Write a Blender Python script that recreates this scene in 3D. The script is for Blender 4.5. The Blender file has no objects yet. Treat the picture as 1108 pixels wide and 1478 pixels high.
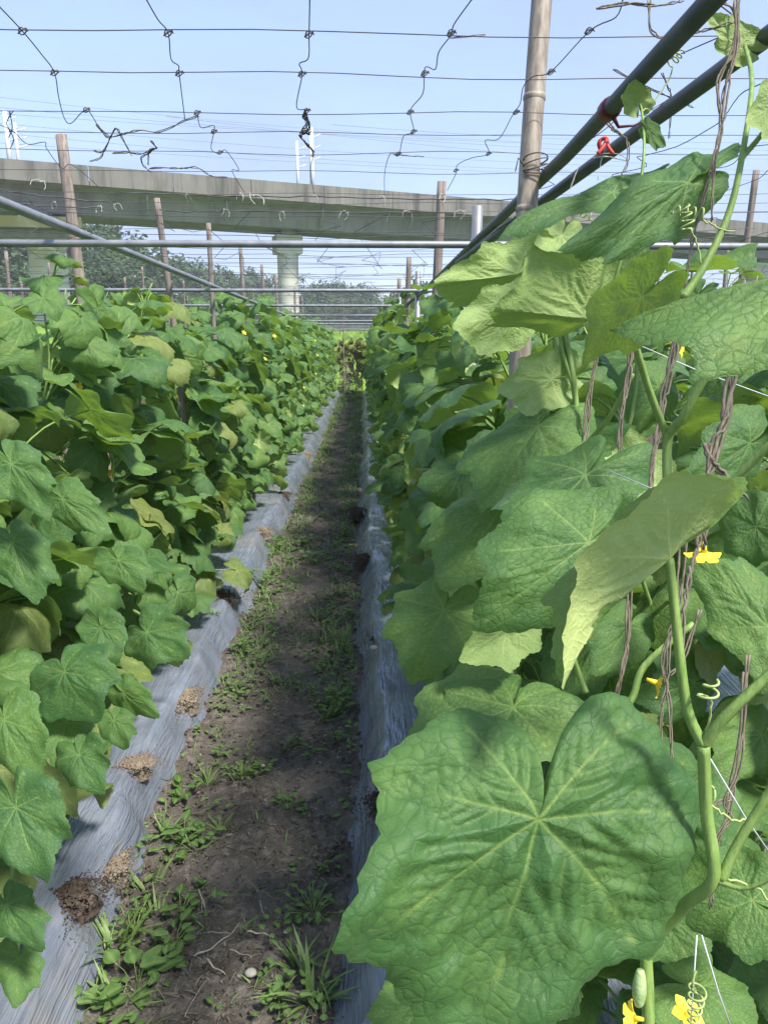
import bpy, math, random
import numpy as np
from mathutils import Vector, Matrix, noise as mnoise

R_ = math.radians
rnd = random.Random(7)
scene = bpy.context.scene
COL = scene.collection

# ------------------------------------------------------------------ camera
F_PX, CX, CY = 1080.0, 554.0, 739.0
YAW, PITCH, CAM_H = R_(1.54), R_(12.88), 1.40
CAM = Vector((0, 0, CAM_H))
FW = Vector((math.sin(YAW) * math.cos(PITCH), math.cos(YAW) * math.cos(PITCH), -math.sin(PITCH)))
RT = Vector((math.cos(YAW), -math.sin(YAW), 0))
UP = RT.cross(FW)


def ray(px, py):
    return FW + RT * ((px - CX) / F_PX) - UP * ((py - CY) / F_PX)


def P(px, py, d):                       # point seen at a pixel, d metres along the view axis
    return CAM + ray(px, py) * d


def at_z(px, py, z):
    r = ray(px, py)
    return CAM + r * ((z - CAM_H) / r.z)


def at_y(px, py, y):
    r = ray(px, py)
    return CAM + r * (y / r.y)


cam_d = bpy.data.cameras.new('camera')
cam = bpy.data.objects.new('camera', cam_d)
COL.objects.link(cam)
cam.matrix_world = Matrix(((RT.x, UP.x, -FW.x, CAM.x), (RT.y, UP.y, -FW.y, CAM.y), (RT.z, UP.z, -FW.z, CAM.z), (0, 0, 0, 1)))
cam_d.sensor_fit = 'VERTICAL'
cam_d.sensor_height = 36
cam_d.lens = 36 * F_PX / 1478
cam_d.clip_start = 0.02
cam_d.clip_end = 3000
scene.camera = cam

# ------------------------------------------------------------------ light
SUN_EL, SUN_AZ = R_(56), R_(-44)           # azimuth of the sun measured from +x towards +y
sdir = Vector((math.cos(SUN_EL) * math.cos(SUN_AZ), math.cos(SUN_EL) * math.sin(SUN_AZ), math.sin(SUN_EL)))
sd = bpy.data.lights.new('sun', 'SUN')
sd.energy = 3.5
sd.angle = R_(9)
sd.color = (1.0, 0.95, 0.86)
sun = bpy.data.objects.new('sun', sd)
COL.objects.link(sun)
sun.rotation_euler = (-sdir).to_track_quat('-Z', 'Y').to_euler()

world = bpy.data.worlds.new('World')
scene.world = world
world.use_nodes = True
wn = world.node_tree
wn.nodes.clear()
sky = wn.nodes.new('ShaderNodeTexSky')
sky.sky_type = 'NISHITA'
sky.sun_disc = False
sky.sun_elevation = SUN_EL
sky.sun_rotation = R_(90) - SUN_AZ
sky.air_density = 1.25
sky.dust_density = 0.9
sky.ozone_density = 2.6
bg = wn.nodes.new('ShaderNodeBackground')
bg.inputs['Strength'].default_value = 0.15
wo = wn.nodes.new('ShaderNodeOutputWorld')
# thin high cloud veil: a pale tint mixed in by direction
tc = wn.nodes.new('ShaderNodeTexCoord')
mp = wn.nodes.new('ShaderNodeMapping')
mp.inputs['Scale'].default_value = (1.2, 1.2, 4.0)
nz = wn.nodes.new('ShaderNodeTexNoise')
nz.inputs['Scale'].default_value = 1.6
nz.inputs['Detail'].default_value = 5
nz.inputs['Roughness'].default_value = 0.55
rp = wn.nodes.new('ShaderNodeMapRange')
rp.inputs['From Min'].default_value = 0.40
rp.inputs['From Max'].default_value = 0.64
rp.inputs['To Min'].default_value = 0.62
rp.inputs['To Max'].default_value = 0.86
mx = wn.nodes.new('ShaderNodeMix')
mx.data_type = 'RGBA'
mx.inputs['B'].default_value = (1.42, 1.74, 2.85, 1)
wn.links.new(tc.outputs['Generated'], mp.inputs['Vector'])
wn.links.new(mp.outputs['Vector'], nz.inputs['Vector'])
wn.links.new(nz.outputs['Fac'], rp.inputs['Value'])
wn.links.new(rp.outputs['Result'], mx.inputs['Factor'])
wn.links.new(sky.outputs['Color'], mx.inputs['A'])
wn.links.new(mx.outputs['Result'], bg.inputs['Color'])
wn.links.new(bg.outputs['Background'], wo.inputs['Surface'])

scene.view_settings.view_transform = 'Standard'
scene.view_settings.look = 'None'
scene.view_settings.exposure = 1.24
scene.view_settings.gamma = 1
scene.cycles.max_bounces = 6
scene.cycles.diffuse_bounces = 3
scene.cycles.glossy_bounces = 2
scene.cycles.transparent_max_bounces = 8
scene.cycles.use_denoising = True


# ------------------------------------------------------------------ materials
class NT:
    def __init__(s, name):
        s.m = bpy.data.materials.new(name)
        s.m.use_nodes = True
        s.t = s.m.node_tree
        s.t.nodes.clear()
        s.out = s.n('ShaderNodeOutputMaterial')

    def n(s, typ, **kw):
        nd = s.t.nodes.new(typ)
        for k, v in kw.items():
            if k.startswith('_'):
                setattr(nd, k[1:], v)
            else:
                nd.inputs[k.replace('__', ' ')].default_value = v
        return nd

    def l(s, a, b):
        s.t.links.new(a, b)

    def mix(s, fac, a, b, blend='MIX'):
        nd = s.n('ShaderNodeMix', _data_type='RGBA', _blend_type=blend)
        for sock, v in (('Factor', fac), ('A', a), ('B', b)):
            tgt = [i for i in nd.inputs if i.name == sock and (i.type == ('VALUE' if sock == 'Factor' else 'RGBA'))][0]
            if isinstance(v, (int, float)):
                tgt.default_value = v
            elif isinstance(v, tuple):
                tgt.default_value = (*v, 1) if len(v) == 3 else v
            else:
                s.l(v, tgt)
        return [o for o in nd.outputs if o.type == 'RGBA'][0]

    def math(s, op, a, b=None, c=None):
        nd = s.n('ShaderNodeMath', _operation=op)
        for i, v in enumerate((a, b, c)):
            if v is None:
                continue
            if isinstance(v, (int, float)):
                nd.inputs[i].default_value = v
            else:
                s.l(v, nd.inputs[i])
        return nd.outputs[0]

    def ramp(s, v, a, b, lo=0.0, hi=1.0):
        nd = s.n('ShaderNodeMapRange')
        s.l(v, nd.inputs['Value'])
        nd.inputs['From Min'].default_value = a
        nd.inputs['From Max'].default_value = b
        nd.inputs['To Min'].default_value = lo
        nd.inputs['To Max'].default_value = hi
        return nd.outputs['Result']

    def noise(s, vec, scale, detail=4, rough=0.55, dist=0.0):
        nd = s.n('ShaderNodeTexNoise', Scale=scale, Detail=detail, Roughness=rough, Distortion=dist)
        if vec is not None:
            s.l(vec, nd.inputs['Vector'])
        return nd.outputs['Fac']

    def coord(s, which='Object', scale=None, rot=None):
        nd = s.n('ShaderNodeTexCoord')
        o = nd.outputs[which]
        if scale is not None or rot is not None:
            mp_ = s.n('ShaderNodeMapping')
            if scale is not None:
                mp_.inputs['Scale'].default_value = scale
            if rot is not None:
                mp_.inputs['Rotation'].default_value = rot
            s.l(o, mp_.inputs['Vector'])
            o = mp_.outputs['Vector']
        return o

    def bump(s, h, strength=0.3, dist=0.01, normal=None):
        nd = s.n('ShaderNodeBump', Strength=strength, Distance=dist)
        s.l(h, nd.inputs['Height'])
        if normal is not None:
            s.l(normal, nd.inputs['Normal'])
        return nd.outputs['Normal']

    def pbr(s, color, rough=0.6, spec=0.4, metal=0.0, normal=None):
        nd = s.n('ShaderNodeBsdfPrincipled')
        for nm, v in (('Base Color', color), ('Roughness', rough), ('Specular IOR Level', spec), ('Metallic', metal)):
            if isinstance(v, (int, float)):
                nd.inputs[nm].default_value = v
            elif isinstance(v, tuple):
                nd.inputs[nm].default_value = (*v, 1)
            else:
                s.l(v, nd.inputs[nm])
        if normal is not None:
            s.l(normal, nd.inputs['Normal'])
        return nd

    def done(s, shader):
        s.l(shader.outputs[0], s.out.inputs['Surface'])
        return s.m


def leaf_material(name, dark, light, under, trans, tfac=0.3, bumps=1.0, yellow=(0.20, 0.22, 0.04)):
    t = NT(name)
    uv = t.n('ShaderNodeUVMap')
    uvo = uv.outputs['UV']
    av = t.n('ShaderNodeAttribute', _attribute_name='vein').outputs['Fac']
    at = t.n('ShaderNodeAttribute', _attribute_name='tone').outputs['Fac']
    orand = t.n('ShaderNodeObjectInfo').outputs['Random']
    r = t.math('FRACT', t.math('ADD', at, orand))
    n1 = t.noise(uvo, 2.2, 3)
    f = t.math('ADD', t.math('MULTIPLY', r, 0.65), t.ramp(n1, 0.3, 0.7, -0.1, 0.4))
    top = t.mix(t.ramp(f, 0.0, 1.0), dark, light)
    # yellowing blotches on some leaves
    yb = t.math('MULTIPLY', t.ramp(t.noise(uvo, 4.5, 4), 0.56, 0.74), t.ramp(r, 0.55, 1.0, 0.0, 0.55))
    top = t.mix(yb, top, yellow)
    vo = t.n('ShaderNodeTexVoronoi', _feature='DISTANCE_TO_EDGE', Scale=15.0)
    # warp the network a little
    nz_ = t.n('ShaderNodeTexNoise', Scale=7.0, Detail=2.0)
    t.l(uvo, nz_.inputs['Vector'])
    wv = t.n('ShaderNodeVectorMath', _operation='MULTIPLY_ADD')
    t.l(nz_.outputs['Color'], wv.inputs[0])
    wv.inputs[1].default_value = (0.08, 0.08, 0)
    t.l(uvo, wv.inputs[2])
    t.l(wv.outputs[0], vo.inputs['Vector'])
    vo2 = t.n('ShaderNodeTexVoronoi', _feature='DISTANCE_TO_EDGE', Scale=44.0)
    t.l(wv.outputs[0], vo2.inputs['Vector'])
    net = t.math('POWER', t.ramp(vo.outputs['Distance'], 0.0, 0.22), 0.6)
    net2 = t.ramp(vo2.outputs['Distance'], 0.0, 0.2)
    netv = t.math('SUBTRACT', 1.0, net)
    top = t.mix(t.math('MULTIPLY', t.math('POWER', netv, 1.5), 0.42), top, (dark[0] * 0.6, dark[1] * 0.62, dark[2] * 0.6))
    top = t.mix(t.math('MULTIPLY', av, 0.55), top, (light[0] * 1.9, light[1] * 1.5, light[2] * 1.7))
    dust = t.math('MULTIPLY', t.ramp(t.noise(uvo, 70, 3, 0.7), 0.58, 0.72), t.ramp(t.noise(uvo, 5, 2), 0.4, 0.65, 0.0, 0.5))
    top = t.mix(dust, top, (0.30, 0.33, 0.24))
    und = t.mix(t.math('MULTIPLY', r, 0.6), under, (under[0] * 0.7, under[1] * 0.8, under[2] * 0.65))
    und = t.mix(t.math('MULTIPLY', netv, 0.35), und, (under[0] * 1.35, under[1] * 1.25, under[2] * 1.4))
    und = t.mix(t.math('MULTIPLY', av, 0.8), und, (under[0] * 1.6, under[1] * 1.35, under[2] * 1.5))
    back = t.n('ShaderNodeNewGeometry').outputs['Backfacing']
    colr = t.mix(back, top, und)
    h = t.math('ADD', t.math('ADD', net, t.math('MULTIPLY', net2, 0.25)), t.math('MULTIPLY', t.noise(uvo, 60, 2), 0.35))
    nrm = t.bump(h, 0.38 * bumps, 0.0012)
    p = t.pbr(colr, t.ramp(n1, 0.3, 0.7, 0.50, 0.66), 0.34, 0, nrm)
    p.inputs['Sheen Weight'].default_value = 0.03
    p.inputs['Sheen Roughness'].default_value = 0.5
    p.inputs['Sheen Tint'].default_value = (0.8, 0.9, 1.0, 1)
    tr = t.n('ShaderNodeBsdfTranslucent')
    tcol = t.mix(t.math('MULTIPLY', av, 0.5), trans, (trans[0] * 1.3, trans[1] * 1.15, trans[2] * 1.6))
    tcol = t.mix(t.math('MULTIPLY', netv, 0.25), tcol, (trans[0] * 0.6, trans[1] * 0.65, trans[2] * 0.5))
    t.l(tcol, tr.inputs['Color'])
    t.l(nrm, tr.inputs['Normal'])
    ms = t.n('ShaderNodeMixShader', Fac=tfac)
    t.l(p.outputs[0], ms.inputs[1])
    t.l(tr.outputs[0], ms.inputs[2])
    return t.done(ms)


M = {}
M['leaf'] = leaf_material('cucumber_leaf', (0.038, 0.110, 0.034), (0.142, 0.252, 0.056), (0.31, 0.42, 0.145), (0.30, 0.48, 0.05), 0.27)
M['brightleaf'] = leaf_material('brightened_yellow_leaf', (0.09, 0.17, 0.04), (0.18, 0.29, 0.07), (0.44, 0.53, 0.19), (0.42, 0.60, 0.09), 0.36)  # yellower leaf, with a sunlit glow put into its paler, more translucent colours
M['oldleaf'] = leaf_material('old_cucumber_leaf', (0.10, 0.16, 0.045), (0.22, 0.27, 0.07), (0.30, 0.36, 0.15), (0.34, 0.44, 0.06), 0.25, 1.0, (0.34, 0.28, 0.07))
M['weed'] = leaf_material('weed_leaf', (0.07, 0.15, 0.035), (0.17, 0.29, 0.08), (0.18, 0.26, 0.11), (0.24, 0.40, 0.06), 0.3, 0.4)
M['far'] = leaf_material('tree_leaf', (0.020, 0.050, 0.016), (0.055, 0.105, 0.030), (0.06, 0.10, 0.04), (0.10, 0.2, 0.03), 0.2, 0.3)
M['dead'] = leaf_material('withered_leaf', (0.10, 0.18, 0.035), (0.28, 0.33, 0.07), (0.22, 0.2, 0.1), (0.3, 0.3, 0.06), 0.25, 0.5)


def simple(name, c1, c2, scale, rough, spec=0.4, bump=0.3, bdist=0.004, stretch=(1, 1, 1), metal=0.0, lo=0.35, hi=0.65, which='Object'):
    t = NT(name)
    v = t.coord(which, stretch)
    n = t.noise(v, scale, 6, 0.6)
    n2 = t.noise(v, scale * 0.23, 3)
    col = t.mix(t.ramp(n, lo, hi), c1, c2)
    col = t.mix(t.ramp(n2, 0.4, 0.7, 0, 0.45), col, tuple(0.72 * (a + b) * 0.5 for a, b in zip(c1, c2)))
    nrm = t.bump(n, bump, bdist) if bump else None
    return t.done(t.pbr(col, rough, spec, metal, nrm))


M['stem'] = simple('vine_stem', (0.16, 0.27, 0.06), (0.26, 0.38, 0.10), 30, 0.5, 0.4, 0.5, 0.002, (6, 6, 1))
M['tendril'] = simple('tendril', (0.30, 0.40, 0.12), (0.42, 0.50, 0.18), 30, 0.5, bump=0)
M['dry'] = simple('dried_vine', (0.12, 0.10, 0.072), (0.30, 0.255, 0.195), 60, 0.8, 0.2, 0.8, 0.002, (4, 4, 1))
M['drydark'] = simple('dried_tendril', (0.05, 0.04, 0.035), (0.20, 0.17, 0.14), 40, 0.8, 0.2, 0.5, 0.002)
M['wire'] = simple('wire', (0.05, 0.05, 0.055), (0.11, 0.11, 0.115), 30, 0.55, 0.5, 0, metal=0.0)
M['string'] = simple('white_twine', (0.42, 0.41, 0.38), (0.66, 0.65, 0.61), 80, 0.7, 0.2, 0.4, 0.001)
M['nylon'] = simple('trellis_string', (0.55, 0.58, 0.58), (0.65, 0.68, 0.68), 80, 0.4, 0.5, 0)
M['red'] = simple('red_cord', (0.55, 0.035, 0.03), (0.70, 0.08, 0.06), 80, 0.5, 0.4, 0.3, 0.001)
M['redtape'] = simple('dark_red_tape', (0.07, 0.010, 0.014), (0.14, 0.018, 0.025), 60, 0.4, 0.4, 0.2, 0.001)
M['pipe'] = simple('galvanised_pipe', (0.24, 0.25, 0.26), (0.37, 0.38, 0.385), 22, 0.42, 0.5, 0.1, 0.001, (1, 1, 1), 0.55)
M['darkpipe'] = simple('dark_pipe', (0.045, 0.056, 0.054), (0.085, 0.10, 0.096), 18, 0.45, 0.5, 0.15, 0.001)
M['bamboo'] = simple('bamboo', (0.165, 0.135, 0.098), (0.37, 0.32, 0.255), 24, 0.5, 0.4, 0.25, 0.002, (5, 5, 0.35))
M['stake'] = simple('weathered_stake', (0.15, 0.12, 0.10), (0.32, 0.27, 0.235), 22, 0.8, 0.2, 0.5, 0.003, (5, 5, 0.3))
M['flower'] = simple('yellow_petal', (0.80, 0.56, 0.02), (0.88, 0.68, 0.06), 60, 0.5, 0.3, 0)
M['fruit'] = simple('young_cucumber', (0.28, 0.42, 0.14), (0.42, 0.55, 0.25), 120, 0.5, 0.4, 0.8, 0.002)
M['whiteflower'] = simple('white_petal', (0.75, 0.75, 0.72), (0.82, 0.82, 0.8), 60, 0.6, 0.3, 0)
M['twig'] = simple('dry_twig', (0.30, 0.25, 0.19), (0.52, 0.46, 0.37), 70, 0.85, 0.2, 0.6, 0.002)
M['litter'] = simple('dry_litter', (0.12, 0.10, 0.07), (0.36, 0.32, 0.25), 30, 0.85, 0.2, 0)
M['grass'] = simple('grass_blade', (0.07, 0.14, 0.03), (0.20, 0.29, 0.09), 14, 0.5, 0.35, 0)
M['mast'] = simple('white_mast', (0.62, 0.63, 0.64), (0.74, 0.75, 0.75), 3, 0.5, 0.4, 0)
M['cable'] = simple('power_cable', (0.20, 0.22, 0.25), (0.26, 0.28, 0.3), 3, 0.6, 0.4, 0)
M['stone'] = simple('pebble', (0.36, 0.33, 0.28), (0.50, 0.47, 0.42), 40, 0.8, 0.3, 0.3, 0.002)
M['bark'] = simple('bark', (0.07, 0.055, 0.04), (0.16, 0.13, 0.10), 9, 0.9, 0.2, 0.8, 0.03, (2, 2, 0.4))


def soil_material(name, c1, c2, c3):
    t = NT(name)
    v = t.coord('Object')
    n1 = t.noise(v, 3.2, 8, 0.62)
    n2 = t.noise(v, 30, 6, 0.65)
    n3 = t.noise(v, 140, 4, 0.6)
    col = t.mix(t.ramp(n1, 0.35, 0.65), c1, c2)
    col = t.mix(t.ramp(n2, 0.50, 0.70, 0, 0.8), col, c3)
    col = t.mix(t.ramp(n3, 0.58, 0.7, 0, 0.5), col, tuple(min(1, q_ * 1.35) for q_ in c3))
    vo = t.n('ShaderNodeTexVoronoi', Scale=75.0)
    t.l(v, vo.inputs['Vector'])
    crumb = t.ramp(vo.outputs['Distance'], 0.0, 0.6, 1, 0)
    h = t.math('ADD', t.math('ADD', t.math('MULTIPLY', n2, 0.9), t.math('MULTIPLY', n3, 0.4)), t.math('MULTIPLY', crumb, 0.35))
    nrm = t.bump(h, 0.9, 0.012)
    return t.done(t.pbr(col, 0.92, 0.15, 0, nrm))


M['soil'] = soil_material('path_soil', (0.074, 0.063, 0.053), (0.145, 0.126, 0.108), (0.24, 0.212, 0.184))
M['mound'] = soil_material('dark_loose_soil', (0.050, 0.037, 0.029), (0.095, 0.071, 0.056), (0.15, 0.118, 0.095))
M['drysoil'] = soil_material('dry_pale_soil', (0.17, 0.135, 0.10), (0.26, 0.21, 0.16), (0.34, 0.285, 0.225))


def film_material():
    t = NT('silver_mulch_film')
    v = t.coord('Object')
    va = t.coord('Object', (22, 1.6, 22), (0, 0, R_(-12)))
    vb = t.coord('Object', (64, 4.0, 64), (0, 0, R_(8)))
    a = t.noise(va, 1.0, 2, 0.5, 0.9)
    b = t.noise(vb, 1.0, 2, 0.5, 0.9)
    c = t.noise(v, 2.1, 5, 0.62)
    base = t.mix(t.ramp(t.noise(v, 5, 4), 0.3, 0.7), (0.160, 0.185, 0.242), (0.262, 0.295, 0.362))
    stain = t.math('MULTIPLY', t.ramp(c, 0.56, 0.67), t.ramp(t.noise(v, 22, 6, 0.7), 0.35, 0.62, 0.1, 1))
    col = t.mix(t.math('MULTIPLY', stain, 0.8), base, (0.25, 0.22, 0.185))
    rough = t.math('ADD', t.math('MULTIPLY', stain, 0.45), 0.24)
    r1 = t.math('POWER', t.math('SUBTRACT', 1.0, t.math('MINIMUM', t.math('ABSOLUTE', t.math('MULTIPLY', t.math('SUBTRACT', a, 0.5), 6.0)), 1.0)), 1.6)
    r2 = t.math('POWER', t.math('SUBTRACT', 1.0, t.math('MINIMUM', t.math('ABSOLUTE', t.math('MULTIPLY', t.math('SUBTRACT', b, 0.5), 6.0)), 1.0)), 1.6)
    vo = t.n('ShaderNodeTexVoronoi', _feature='DISTANCE_TO_EDGE', Scale=1.0)
    wv = t.n('ShaderNodeVectorMath', _operation='MULTIPLY_ADD')
    nn = t.n('ShaderNodeTexNoise', Scale=7.0, Detail=3.0)
    t.l(v, nn.inputs['Vector'])
    t.l(nn.outputs['Color'], wv.inputs[0])
    wv.inputs[1].default_value = (1.6, 1.6, 0)
    t.l(t.coord('Object', (17, 6, 17), (0, 0, R_(25))), wv.inputs[2])
    t.l(wv.outputs[0], vo.inputs['Vector'])
    cr = t.ramp(vo.outputs['Distance'], 0.0, 0.22, 1, 0)
    h = t.math('ADD', t.math('ADD', t.math('MULTIPLY', r1, 0.7), t.math('MULTIPLY', r2, 0.35)), t.math('MULTIPLY', cr, 0.22))
    h = t.math('MULTIPLY', h, t.ramp(t.noise(v, 3.4, 3), 0.36, 0.64, 0.12, 1.3))
    h = t.math('ADD', h, t.math('MULTIPLY', t.noise(v, 9, 3), 1.1))
    nrm = t.bump(h, 0.6, 0.009)
    return t.done(t.pbr(col, rough, 0.8, 0.25, nrm))


M['film'] = film_material()


def ground_material():
    t = NT('field_ground')
    v = t.coord('Object')
    n1 = t.noise(v, 0.8, 6)
    n2 = t.noise(v, 14, 6, 0.65)
    soil = t.mix(t.ramp(n2, 0.3, 0.7), (0.045, 0.034, 0.026), (0.10, 0.08, 0.06))
    green = t.mix(t.ramp(t.noise(v, 0.35, 6), 0.3, 0.7), (0.045, 0.085, 0.022), (0.09, 0.14, 0.04))
    sep = t.n('ShaderNodeSeparateXYZ')
    t.l(v, sep.inputs[0])
    far = t.ramp(t.math('ADD', sep.outputs['Y'], t.math('MULTIPLY', n1, 4)), 23, 26)
    far = t.math('MAXIMUM', far, t.ramp(n1, 0.5, 0.62, 0, 0.6))
    col = t.mix(far, soil, green)
    return t.done(t.pbr(col, 0.95, 0.1, 0, t.bump(n2, 0.6, 0.03)))


M['ground'] = ground_material()
M['bank'] = simple('bank_grass_base', (0.11, 0.20, 0.03), (0.21, 0.32, 0.06), 3, 0.9, 0.1, 0.5, 0.05)


def concrete_material(name, c1, c2, stain, streak=1.0, moss=None):
    t = NT(name)
    v = t.coord('Object')
    vs = t.coord('Object', (1.1, 1.1, 0.12))
    n = t.noise(v, 0.5, 6, 0.6)
    s1 = t.noise(vs, 1.6, 6, 0.65)
    col = t.mix(t.ramp(n, 0.3, 0.7), c1, c2)
    col = t.mix(t.ramp(s1, 0.48, 0.68, 0, 0.75 * streak), col, stain)
    if moss:
        col = t.mix(t.ramp(t.noise(v, 0.9, 5), 0.4, 0.6, 0.15, 0.95), col, moss)
    return t.done(t.pbr(col, 0.85, 0.25, 0, t.bump(t.noise(v, 3, 6), 0.3, 0.03)))


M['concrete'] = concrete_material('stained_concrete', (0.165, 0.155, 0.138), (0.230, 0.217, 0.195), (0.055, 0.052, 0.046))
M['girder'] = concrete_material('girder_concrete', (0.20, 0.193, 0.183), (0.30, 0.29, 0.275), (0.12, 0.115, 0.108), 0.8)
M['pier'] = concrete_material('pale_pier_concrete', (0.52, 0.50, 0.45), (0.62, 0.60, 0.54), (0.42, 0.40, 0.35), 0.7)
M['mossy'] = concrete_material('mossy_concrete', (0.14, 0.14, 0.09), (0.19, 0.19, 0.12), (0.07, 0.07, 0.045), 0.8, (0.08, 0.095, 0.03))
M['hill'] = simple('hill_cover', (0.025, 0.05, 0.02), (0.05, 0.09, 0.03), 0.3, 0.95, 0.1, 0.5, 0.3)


# ------------------------------------------------------------------ mesh helpers
def link(o, parent=None):
    COL.objects.link(o)
    if parent is not None:
        o.parent = parent
    return o


def tag(o, label, cat, group=None, kind=None):
    if label:
        o['label'] = label
    if cat:
        o['category'] = cat
    if group:
        o['group'] = group
    if kind:
        o['kind'] = kind
    return o


def empty(name, loc, label, cat, group=None):
    o = bpy.data.objects.new(name, None)
    o.empty_display_size = 0.05
    o.location = loc
    link(o)
    return tag(o, label, cat, group)


class MB:
    def __init__(s):
        s.v, s.f = [], []

    def add(s, verts, faces):
        o = len(s.v)
        s.v += [tuple(x) for x in verts]
        s.f += [tuple(i + o for i in f) for f in faces]

    def tube(s, pts, r, seg=6, caps=True, ridge=0.0):
        pts = [Vector(p) for p in pts]
        n = len(pts)
        rr = list(r) if hasattr(r, '__len__') else [r] * n
        base = len(s.v)
        ref = None
        for i, p in enumerate(pts):
            t = (pts[min(i + 1, n - 1)] - pts[max(i - 1, 0)])
            if t.length < 1e-9:
                t = Vector((0, 0, 1))
            t.normalize()
            if ref is None:
                ref = t.orthogonal().normalized()
            else:
                ref = (ref - t * ref.dot(t))
                ref = ref.normalized() if ref.length > 1e-6 else t.orthogonal().normalized()
            b = t.cross(ref)
            for k in range(seg):
                a = 2 * math.pi * k / seg
                q = rr[i] * (1 + (ridge if k % 2 == 0 else -ridge))
                s.v.append(tuple(p + (ref * math.cos(a) + b * math.sin(a)) * q))
        for i in range(n - 1):
            for k in range(seg):
                k2 = (k + 1) % seg
                s.f.append((base + i * seg + k, base + i * seg + k2, base + (i + 1) * seg + k2, base + (i + 1) * seg + k))
        if caps:
            s.f.append(tuple(base + k for k in reversed(range(seg))))
            s.f.append(tuple(base + (n - 1) * seg + k for k in range(seg)))
        return s

    def box(s, lo, hi, bev=0.0):
        x0, y0, z0 = lo
        x1, y1, z1 = hi
        v = [(x0, y0, z0), (x1, y0, z0), (x1, y1, z0), (x0, y1, z0), (x0, y0, z1), (x1, y0, z1), (x1, y1, z1), (x0, y1, z1)]
        s.add(v, [(0, 3, 2, 1), (4, 5, 6, 7), (0, 1, 5, 4), (1, 2, 6, 5), (2, 3, 7, 6), (3, 0, 4, 7)])
        return s

    def mesh(s, name, mat, smooth=True):
        me = bpy.data.meshes.new(name)
        me.from_pydata(s.v, [], s.f)
        if mat:
            me.materials.append(mat)
        if smooth and me.polygons:
            me.polygons.foreach_set('use_smooth', [True] * len(me.polygons))
        me.update()
        return me

    def build(s, name, mat, parent=None, smooth=True, loc=None):
        if loc is not None:
            L = Vector(loc)
            s.v = [tuple(Vector(v) - L) for v in s.v]
        o = bpy.data.objects.new(name, s.mesh(name, mat, smooth))
        if loc is not None:
            o.location = loc
        return link(o, parent)


def spline(pts, n=6):
    pts = [Vector(p) for p in pts]
    if len(pts) < 3:
        return [pts[0].lerp(pts[-1], i / n) for i in range(n + 1)]
    out = []
    for i in range(len(pts) - 1):
        p0, p1, p2, p3 = pts[max(i - 1, 0)], pts[i], pts[i + 1], pts[min(i + 2, len(pts) - 1)]
        for k in range(n):
            t = k / n
            out.append(0.5 * ((2 * p1) + (p2 - p0) * t + (2 * p0 - 5 * p1 + 4 * p2 - p3) * t * t + (3 * p1 - p0 - 3 * p2 + p3) * t ** 3))
    out.append(pts[-1])
    return out


def lerp_list(a, b, n):
    return [a + (b - a) * i / (n - 1) for i in range(n)]


# ------------------------------------------------------------------ the cucumber leaf
OUT_T = np.array([0, 12, 26, 38, 50, 62, 76, 90, 105, 120, 135, 148, 158, 166, 173, 178, 180.0])
OUT_R = np.array([1.10, .965, .835, .79, .90, .81, .71, .71, .81, .71, .67, .66, .61, .52, .36, .16, .04])


def outline(th, seed, teeth=1.0):
    rs = np.random.RandomState(seed)
    a = np.abs(np.degrees(th))
    r = np.interp(a, OUT_T, OUT_R)
    r = r * (1 + 0.035 * np.sin(th * 2 + rs.rand() * 6) + 0.03 * np.sin(th * 3 + rs.rand() * 6))
    k = 46 + rs.randint(10)
    saw = np.abs(((th * k / (2 * np.pi) + rs.rand()) % 1) - 0.5) * 2
    k2 = 19 + rs.randint(5)
    saw2 = np.abs(((th * k2 / (2 * np.pi) + rs.rand()) % 1) - 0.5) * 2
    return r * (1 + teeth * (0.042 * (saw - 0.5) + 0.050 * (saw2 - 0.5)))


def veins(seed):
    rs = np.random.RandomState(seed + 99)
    segs = []           # x0 y0 x1 y1 width strength
    for ang, ln in ((0, .95), (47, .78), (-47, .78), (98, .66), (-98, .66), (141, .56), (-141, .56)):
        a0 = math.radians(ang + rs.uniform(-4, 4))
        pts = []
        n = 7
        for i in range(n + 1):
            t = i / n
            a = a0 * (1 + 0.06 * (1 - t)) + 0.03 * math.sin(t * 4 + ang)
            pts.append((ln * t * math.sin(a), ln * t * math.cos(a)))
        for i in range(n):
            segs.append((*pts[i], *pts[i + 1], 0.0075 * (1 - 0.6 * i / n), 1.0))
        for k in range(1, 7):
            t = 0.12 + 0.13 * k + rs.uniform(-.03, .03)
            if t > 0.92:
                continue
            for sgn in (-1, 1):
                l2 = (0.42 * (1 - t) + 0.09) * ln * (1.0 if abs(ang) < 60 else 0.85)
                aa = a0 + sgn * math.radians(44 + rs.uniform(-6, 6))
                i0 = min(n - 1, int(t * n))
                fx = pts[i0][0] + (pts[i0 + 1][0] - pts[i0][0]) * (t * n - i0)
                fy = pts[i0][1] + (pts[i0 + 1][1] - pts[i0][1]) * (t * n - i0)
                for j in range(3):
                    gx = fx + l2 / 3 * math.sin(aa)
                    gy = fy + l2 / 3 * math.cos(aa)
                    segs.append((fx, fy, gx, gy, 0.0050 * (1 - 0.25 * j), 0.42))
                    fx, fy = gx, gy
                    aa -= sgn * math.radians(9)
    return np.array(segs)


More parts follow.
